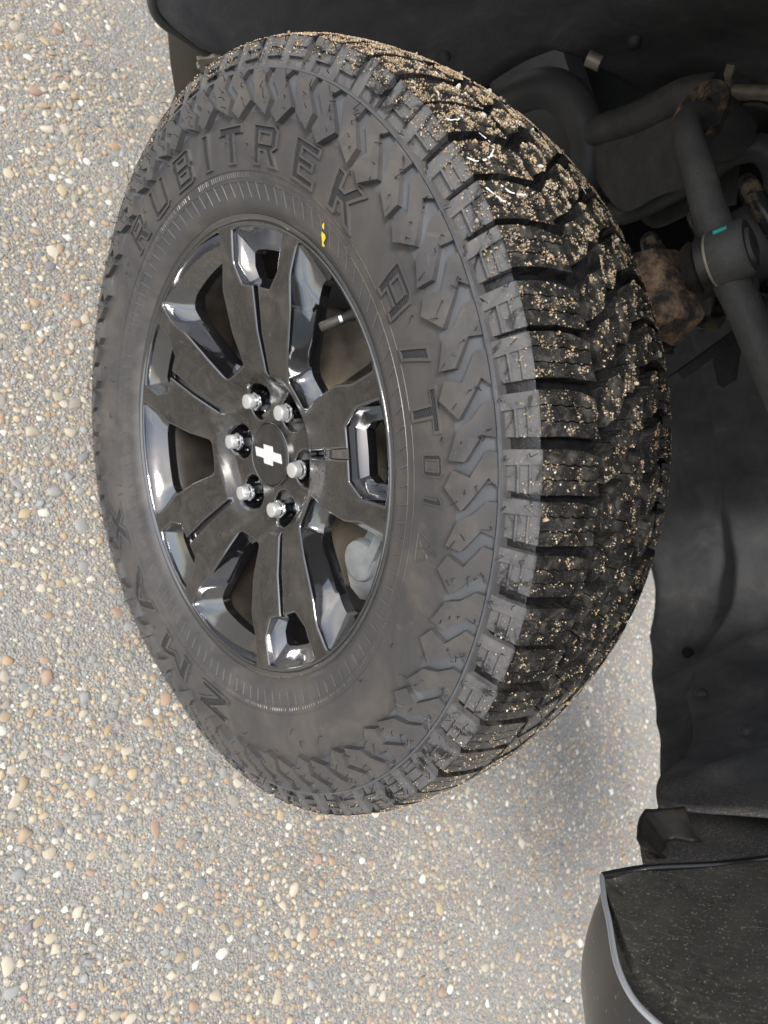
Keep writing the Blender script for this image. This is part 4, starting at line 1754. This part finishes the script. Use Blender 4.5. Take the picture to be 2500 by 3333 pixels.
# upper control arm: forged leg to the rear bushing, flatter leg forward, ball joint housing between
mb = MB()
leg = catmull([BJ + up * .004 + Vector((-.012, .006, 0)), (-.096, .325, .472), (-.149, .340, .471), (-.192, .360, .466), (-.220, .385, .463), (-.235, .42, .469), (-.236, .47, .474)], 6)
mb.tube(leg, [.0150 + .0035 * abs(i - 16) / 20 for i in range(len(leg))], 16)
leg = catmull([BJ + Vector((.014, .006, .0)), (.012, .340, .472), (.053, .360, .470), (.110, .385, .469), (.16, .42, .47)], 6)
mb.tube(leg, [.0175] * len(leg), 16)
mb.lathe([(-.006, .0), (-.006, .0270), (-.003, .0285), (.024, .0285), (.028, .0255), (.028, .018), (.031, .016), (.031, .0)], BJ, up, 32)
part('upper_control_arm', mb, 'black_steel', label='dusty black forged arm ending at the ball joint')
mb = MB()
mb.lathe([(-.033, .016), (-.031, .0235), (-.024, .0275), (-.0205, .0225), (-.016, .0285), (-.010, .0255), (-.006, .0245)], BJ, up, 32)
part('ball_joint_boot', mb, 'boot_rubber')
mb = MB()
mb.lathe([(-.0085, .0256), (-.0078, .0272), (-.0052, .0272), (-.0048, .0256)], BJ, up, 32)
part('boot_clamp', mb, 'zinc')
mb = MB()
mb.box(BJ + Vector((-.0185, -.0212, .012)), (.003, .003, .012), Matrix.Rotation(.75, 3, 'Z') @ Matrix.Rotation(.15, 3, 'Y'))
part('paint_dab', mb, 'teal_paint', 0)
# knuckle: chunky square casting under the boot
bm = bmesh.new()
kv = [(-.082, .272, .392), (.010, .262, .396), (.026, .325, .402), (-.074, .335, .398), (-.075, .278, .426), (.006, .268, .432), (.008, .312, .446), (-.078, .330, .434)]
kb = [bm.verts.new(p) for p in kv]
for f in ((3, 2, 1, 0), (4, 5, 6, 7), (0, 1, 5, 4), (1, 2, 6, 5), (2, 3, 7, 6), (3, 0, 4, 7)):
    bm.faces.new([kb[i] for i in f])
bmesh.ops.bevel(bm, geom=bm.edges[:], offset=.006, segments=4, profile=.5, affect='EDGES')
bmesh.ops.triangulate(bm, faces=bm.faces[:])
bm.normal_update()
for v in bm.verts:
    v.co += v.normal * (.0006 * noise.noise(v.co * 70) + .0003 * noise.noise(v.co * 200))
bmesh.ops.recalc_face_normals(bm, faces=bm.faces[:])
me = bpy.data.meshes.new('steering_knuckle')
bm.to_mesh(me)
bm.free()
mesh_obj('steering_knuckle', me, 'rusty_iron', truck, TH, smooth=85, label='rusty cast knuckle under the ball joint')
mb = MB()
mb.tube(catmull([(-.03, .30, .40), (-.03, .30, .30), (-.02, .27, .18), (0, .22, .06)], 6), [.030] * 19, 12)
part('knuckle_arm', mb, 'black_steel')
mb = MB()
mb.lathe([(-.032, .0), (-.032, .028), (.032, .028), (.032, .0)], (-.240, .480, .474), (.25, 1, .1), 28)
part('arm_bushing', mb, 'black_steel')
mb = MB()
mb.lathe([(-.003, .018), (-.003, .036), (.003, .036), (.003, .018)], (-.246, .435, .467), (.30, 1, .15), 32)
part('rusty_washer', mb, 'rusty_iron')


# coil spring and damper
def coil(o, d, R_, turns, ln, n=220):
    d = d.normalized()
    a = d.orthogonal().normalized()
    b = d.cross(a)
    return [o + d * (ln * i / n) + (a * cos(turns * 2 * pi * i / n) + b * sin(turns * 2 * pi * i / n)) * R_ for i in range(n + 1)]


SPR = Vector((-.072, .432, .30))
mb = MB()
mb.tube(coil(SPR, Vector((-.03, .06, 1)), .064, 6.4, .36), .0098, 12)
part('coil_spring', mb, 'spring_black')
mb = MB()
mb.lathe([(-.12, .026), (.10, .026), (.10, .034), (.17, .034), (.17, .044), (.42, .044)], SPR, (-.03, .06, 1), 28)
part('damper', mb, 'black_steel')

# frame bracket with a rolled upper edge
mb = MB()
top_e = [(-.410, .605, .290), (-.357, .555, .372), (-.326, .522, .436), (-.300, .515, .474)]
low_e = [(-.345, .625, .262), (-.262, .590, .300), (-.232, .545, .372), (-.205, .530, .430)]
te, le = catmull(top_e, 5), catmull(low_e, 5)
rows = [[p.lerp(q, k / 6) + Vector((0, -.004 * sin(pi * k / 6), 0)) for k in range(7)] for p, q in zip(te, le)]
mb.grid(rows)
rows = [[v + Vector((.02, .07, .01)) for v in r] for r in rows]
mb.grid(rows)
mb.tube(te, .021, 14)
part('frame_bracket', mb, 'black_steel')
mb = MB()
beam(mb, (-.9, .74, .17), (-.06, .74, .17), .08, .15)
part('frame_rail', mb, 'frame_black')
mb = MB()
mb.lathe([(-.010, .0), (-.010, .0065), (-.004, .0078), (-.003, .011), (.004, .011)], (-.262, .572, .350), (.35, 1, -.15), 6)
part('frame_bolt', mb, 'zinc')
mb = MB()
mb.tube(catmull([(-.560, .60, .120), (-.550, .60, .190), (-.524, .60, .240), (-.485, .61, .266), (-.437, .62, .273), (-.394, .63, .262), (-.36, .64, .235), (-.34, .66, .19)], 6), .030, 18)
part('air_duct', mb, 'frame_black')
mb = MB()
mb.tube([(-.357, .62, .447), (-.334, .62, .479), (-.290, .62, .530)], .0095, 12)
part('brake_pipe', mb, 'zinc')
mb = MB()
mb.tube([(-.345, .612, .468), (-.351, .606, .474), (-.352, .605, .475), (-.362, .596, .486)], [.009, .009, .0065, .0065], 6)
part('pipe_fitting', mb, 'zinc')
mb = MB()
mb.tube([(-.500, .575, .322), (-.484, .585, .334)], .011, 14)
part('pipe_cap', mb, 'zinc')
mb = MB()
mb.tube(catmull([(-.290, .63, .268), (-.268, .62, .297), (-.244, .58, .368), (-.226, .54, .432), (-.222, .53, .472), (-.210, .54, .497), (-.18, .56, .50), (-.15, .6, .48)], 6), .0165, 14)
part('stabiliser_bar', mb, 'frame_black')
mb = MB()
beam(mb, (.030, .48, .335), (-.030, .62, .418), .030, .012, (1, 0, 0))
part('lower_link', mb, 'black_steel')
mb = MB()
mb.add([(.006, .558, .366), (-.012, .600, .392), (.033, .618, .366), (.041, .600, .350), (.012, .575, .366), (-.006, .617, .392), (.039, .635, .366), (.047, .617, .350)],
       [(0, 1, 2, 3), (4, 5, 6, 7), (0, 1, 5, 4), (1, 2, 6, 5), (2, 3, 7, 6), (3, 0, 4, 7)])
part('link_gusset', mb, 'black_steel', 0)
mb = MB()
mb.tube(catmull([(-.33, .60, .40), (-.31, .585, .44), (-.30, .60, .49), (-.27, .62, .52)], 6), .005, 8)
mb.tube(catmull([(-.44, .64, .30), (-.41, .63, .36), (-.40, .63, .42), (-.36, .65, .47)], 6), .006, 8)
part('hose', mb, 'boot_rubber', kind='stuff')

# ------------------------------------------------------------------ sand and stones on the wet tread
rng = random.Random(3)


def inside(poly, x, y):
    c_ = False
    n = len(poly)
    for i in range(n):
        x0, y0 = poly[i]
        x1, y1 = poly[i - 1]
        if (y0 > y) != (y1 > y) and x < (x1 - x0) * (y - y0) / (y1 - y0) + x0:
            c_ = not c_
    return c_


def bbox(p):
    return min(q[0] for q in p), max(q[0] for q in p), min(q[1] for q in p), max(q[1] for q in p)


def rock(rg, n=6):
    vs = [(0, 0, -.7)]
    for k, (rr, zz) in enumerate(((.85, -.25), (.8, .4))):
        for j in range(n):
            t_ = 2 * pi * (j + .5 * k) / n
            q = rr * rg.uniform(.75, 1.2)
            vs.append((q * cos(t_), q * sin(t_), zz * rg.uniform(.7, 1.3)))
    vs.append((rg.uniform(-.2, .2), rg.uniform(-.2, .2), .85))
    fs = []
    for j in range(n):
        k = (j + 1) % n
        fs += [(0, 1 + k, 1 + j), (1 + j, 1 + k, 1 + n + k, 1 + n + j), (1 + n + j, 1 + n + k, 2 * n + 1)]
    return vs, fs


rocks = [rock(rng, 4) for _ in range(10)]
grains = MB()
SH_IN = [(36 - u, LTR - v) for u, v in SH_TREAD]
big_spots = []
SIDE_P = [(5, 0), (37, 0), (36, -16), (4, -16)]
for k in range(NP):
    bp = PH0 + k * PITCH + 0.25 * sin(k * 2.399)
    q = bp
    while q > 270:
        q -= 360
    if not -30 < q < 195:
        continue
    for poly, wt in ((SH_TREAD, 1.0), (ROW2, .8), (CENTRE, .75), (ROW4, .65), (SH_IN, .5), (SIDE_P, .10)):
        x0, x1, y0, y1 = bbox(poly)
        heavy = .30 + .72 * smooth01(q, 78, 112) * (1 - smooth01(q, 165, 190)) + .22 * smooth01(q, 60, 80) + .25 * (1 - smooth01(q, 10, 50))
        nG = int(1500 * wt * heavy)
        for _ in range(nG):
            u, v = rng.uniform(x0, x1), rng.uniform(y0, y1)
            if not inside(poly, u, v):
                continue
            cl = noise.noise(Vector((u * .10 + k * 5.1, v * .10, 2.0))) + .5 * noise.noise(Vector((u * .27 + k * 3.3, v * .27, 7.0)))
            thr = .20 - .20 * smooth01(q, 85, 115) - .12 * (1 - smooth01(v, 0, 14))
            if cl < thr + rng.uniform(-.06, .06) and rng.random() > .045:
                continue
            size = .00028 + .00085 * rng.random() ** 3.2
            pos = Vector(tmap(bp - u * UM, S_SH + v * .001, size * .3))
            vs, fs = rocks[rng.randrange(10)]
            R3 = Matrix.Rotation(rng.uniform(0, 6.28), 3, 'Z') @ Matrix.Rotation(rng.uniform(0, 6.28), 3, 'X')
            sc = Vector((size * rng.uniform(.8, 1.3), size, size * rng.uniform(.6, 1)))
            grains.add([pos + R3 @ Vector((a * sc.x, b * sc.y, c_ * sc.z)) for a, b, c_ in vs], fs)
            if size > .00095 and rng.random() < .2:
                big_spots.append((bp - u * UM, S_SH + v * .001))
me = grains.mesh('sand', fix=False)
mesh_obj('sand', me, 'sand_grain', None, TH, smooth=0, kind='stuff', label='coarse tan sand clinging to the wet tread blocks', cat='sand')
# single stones large enough to tell apart
m6 = []
for k in range(6):
    vs, fs = rock(rng, 7)
    me = bpy.data.meshes.new('stone')
    me.from_pydata(vs, [], fs)
    me.materials.append(MAT['stone_object'])
    m6.append(me)
rng.shuffle(big_spots)
for i, (p, s) in enumerate(big_spots[:60]):
    r = rng.uniform(.0016, .0027)
    o = bpy.data.objects.new('stone', m6[i % 6])
    pos = tmap(p, s, r * .5)
    o.location = (pos[0], pos[1], pos[2] + H)
    o.rotation_euler = (rng.uniform(0, 6), rng.uniform(0, 6), rng.uniform(0, 6))
    o.scale = (r * rng.uniform(.9, 1.4), r, r * rng.uniform(.7, 1))
    link(o, None, label='small rounded stone stuck among the sand on the tread', cat='stone', group='stones stuck on the wet tread')
print('grains', len(grains.f), 'big', len(big_spots))
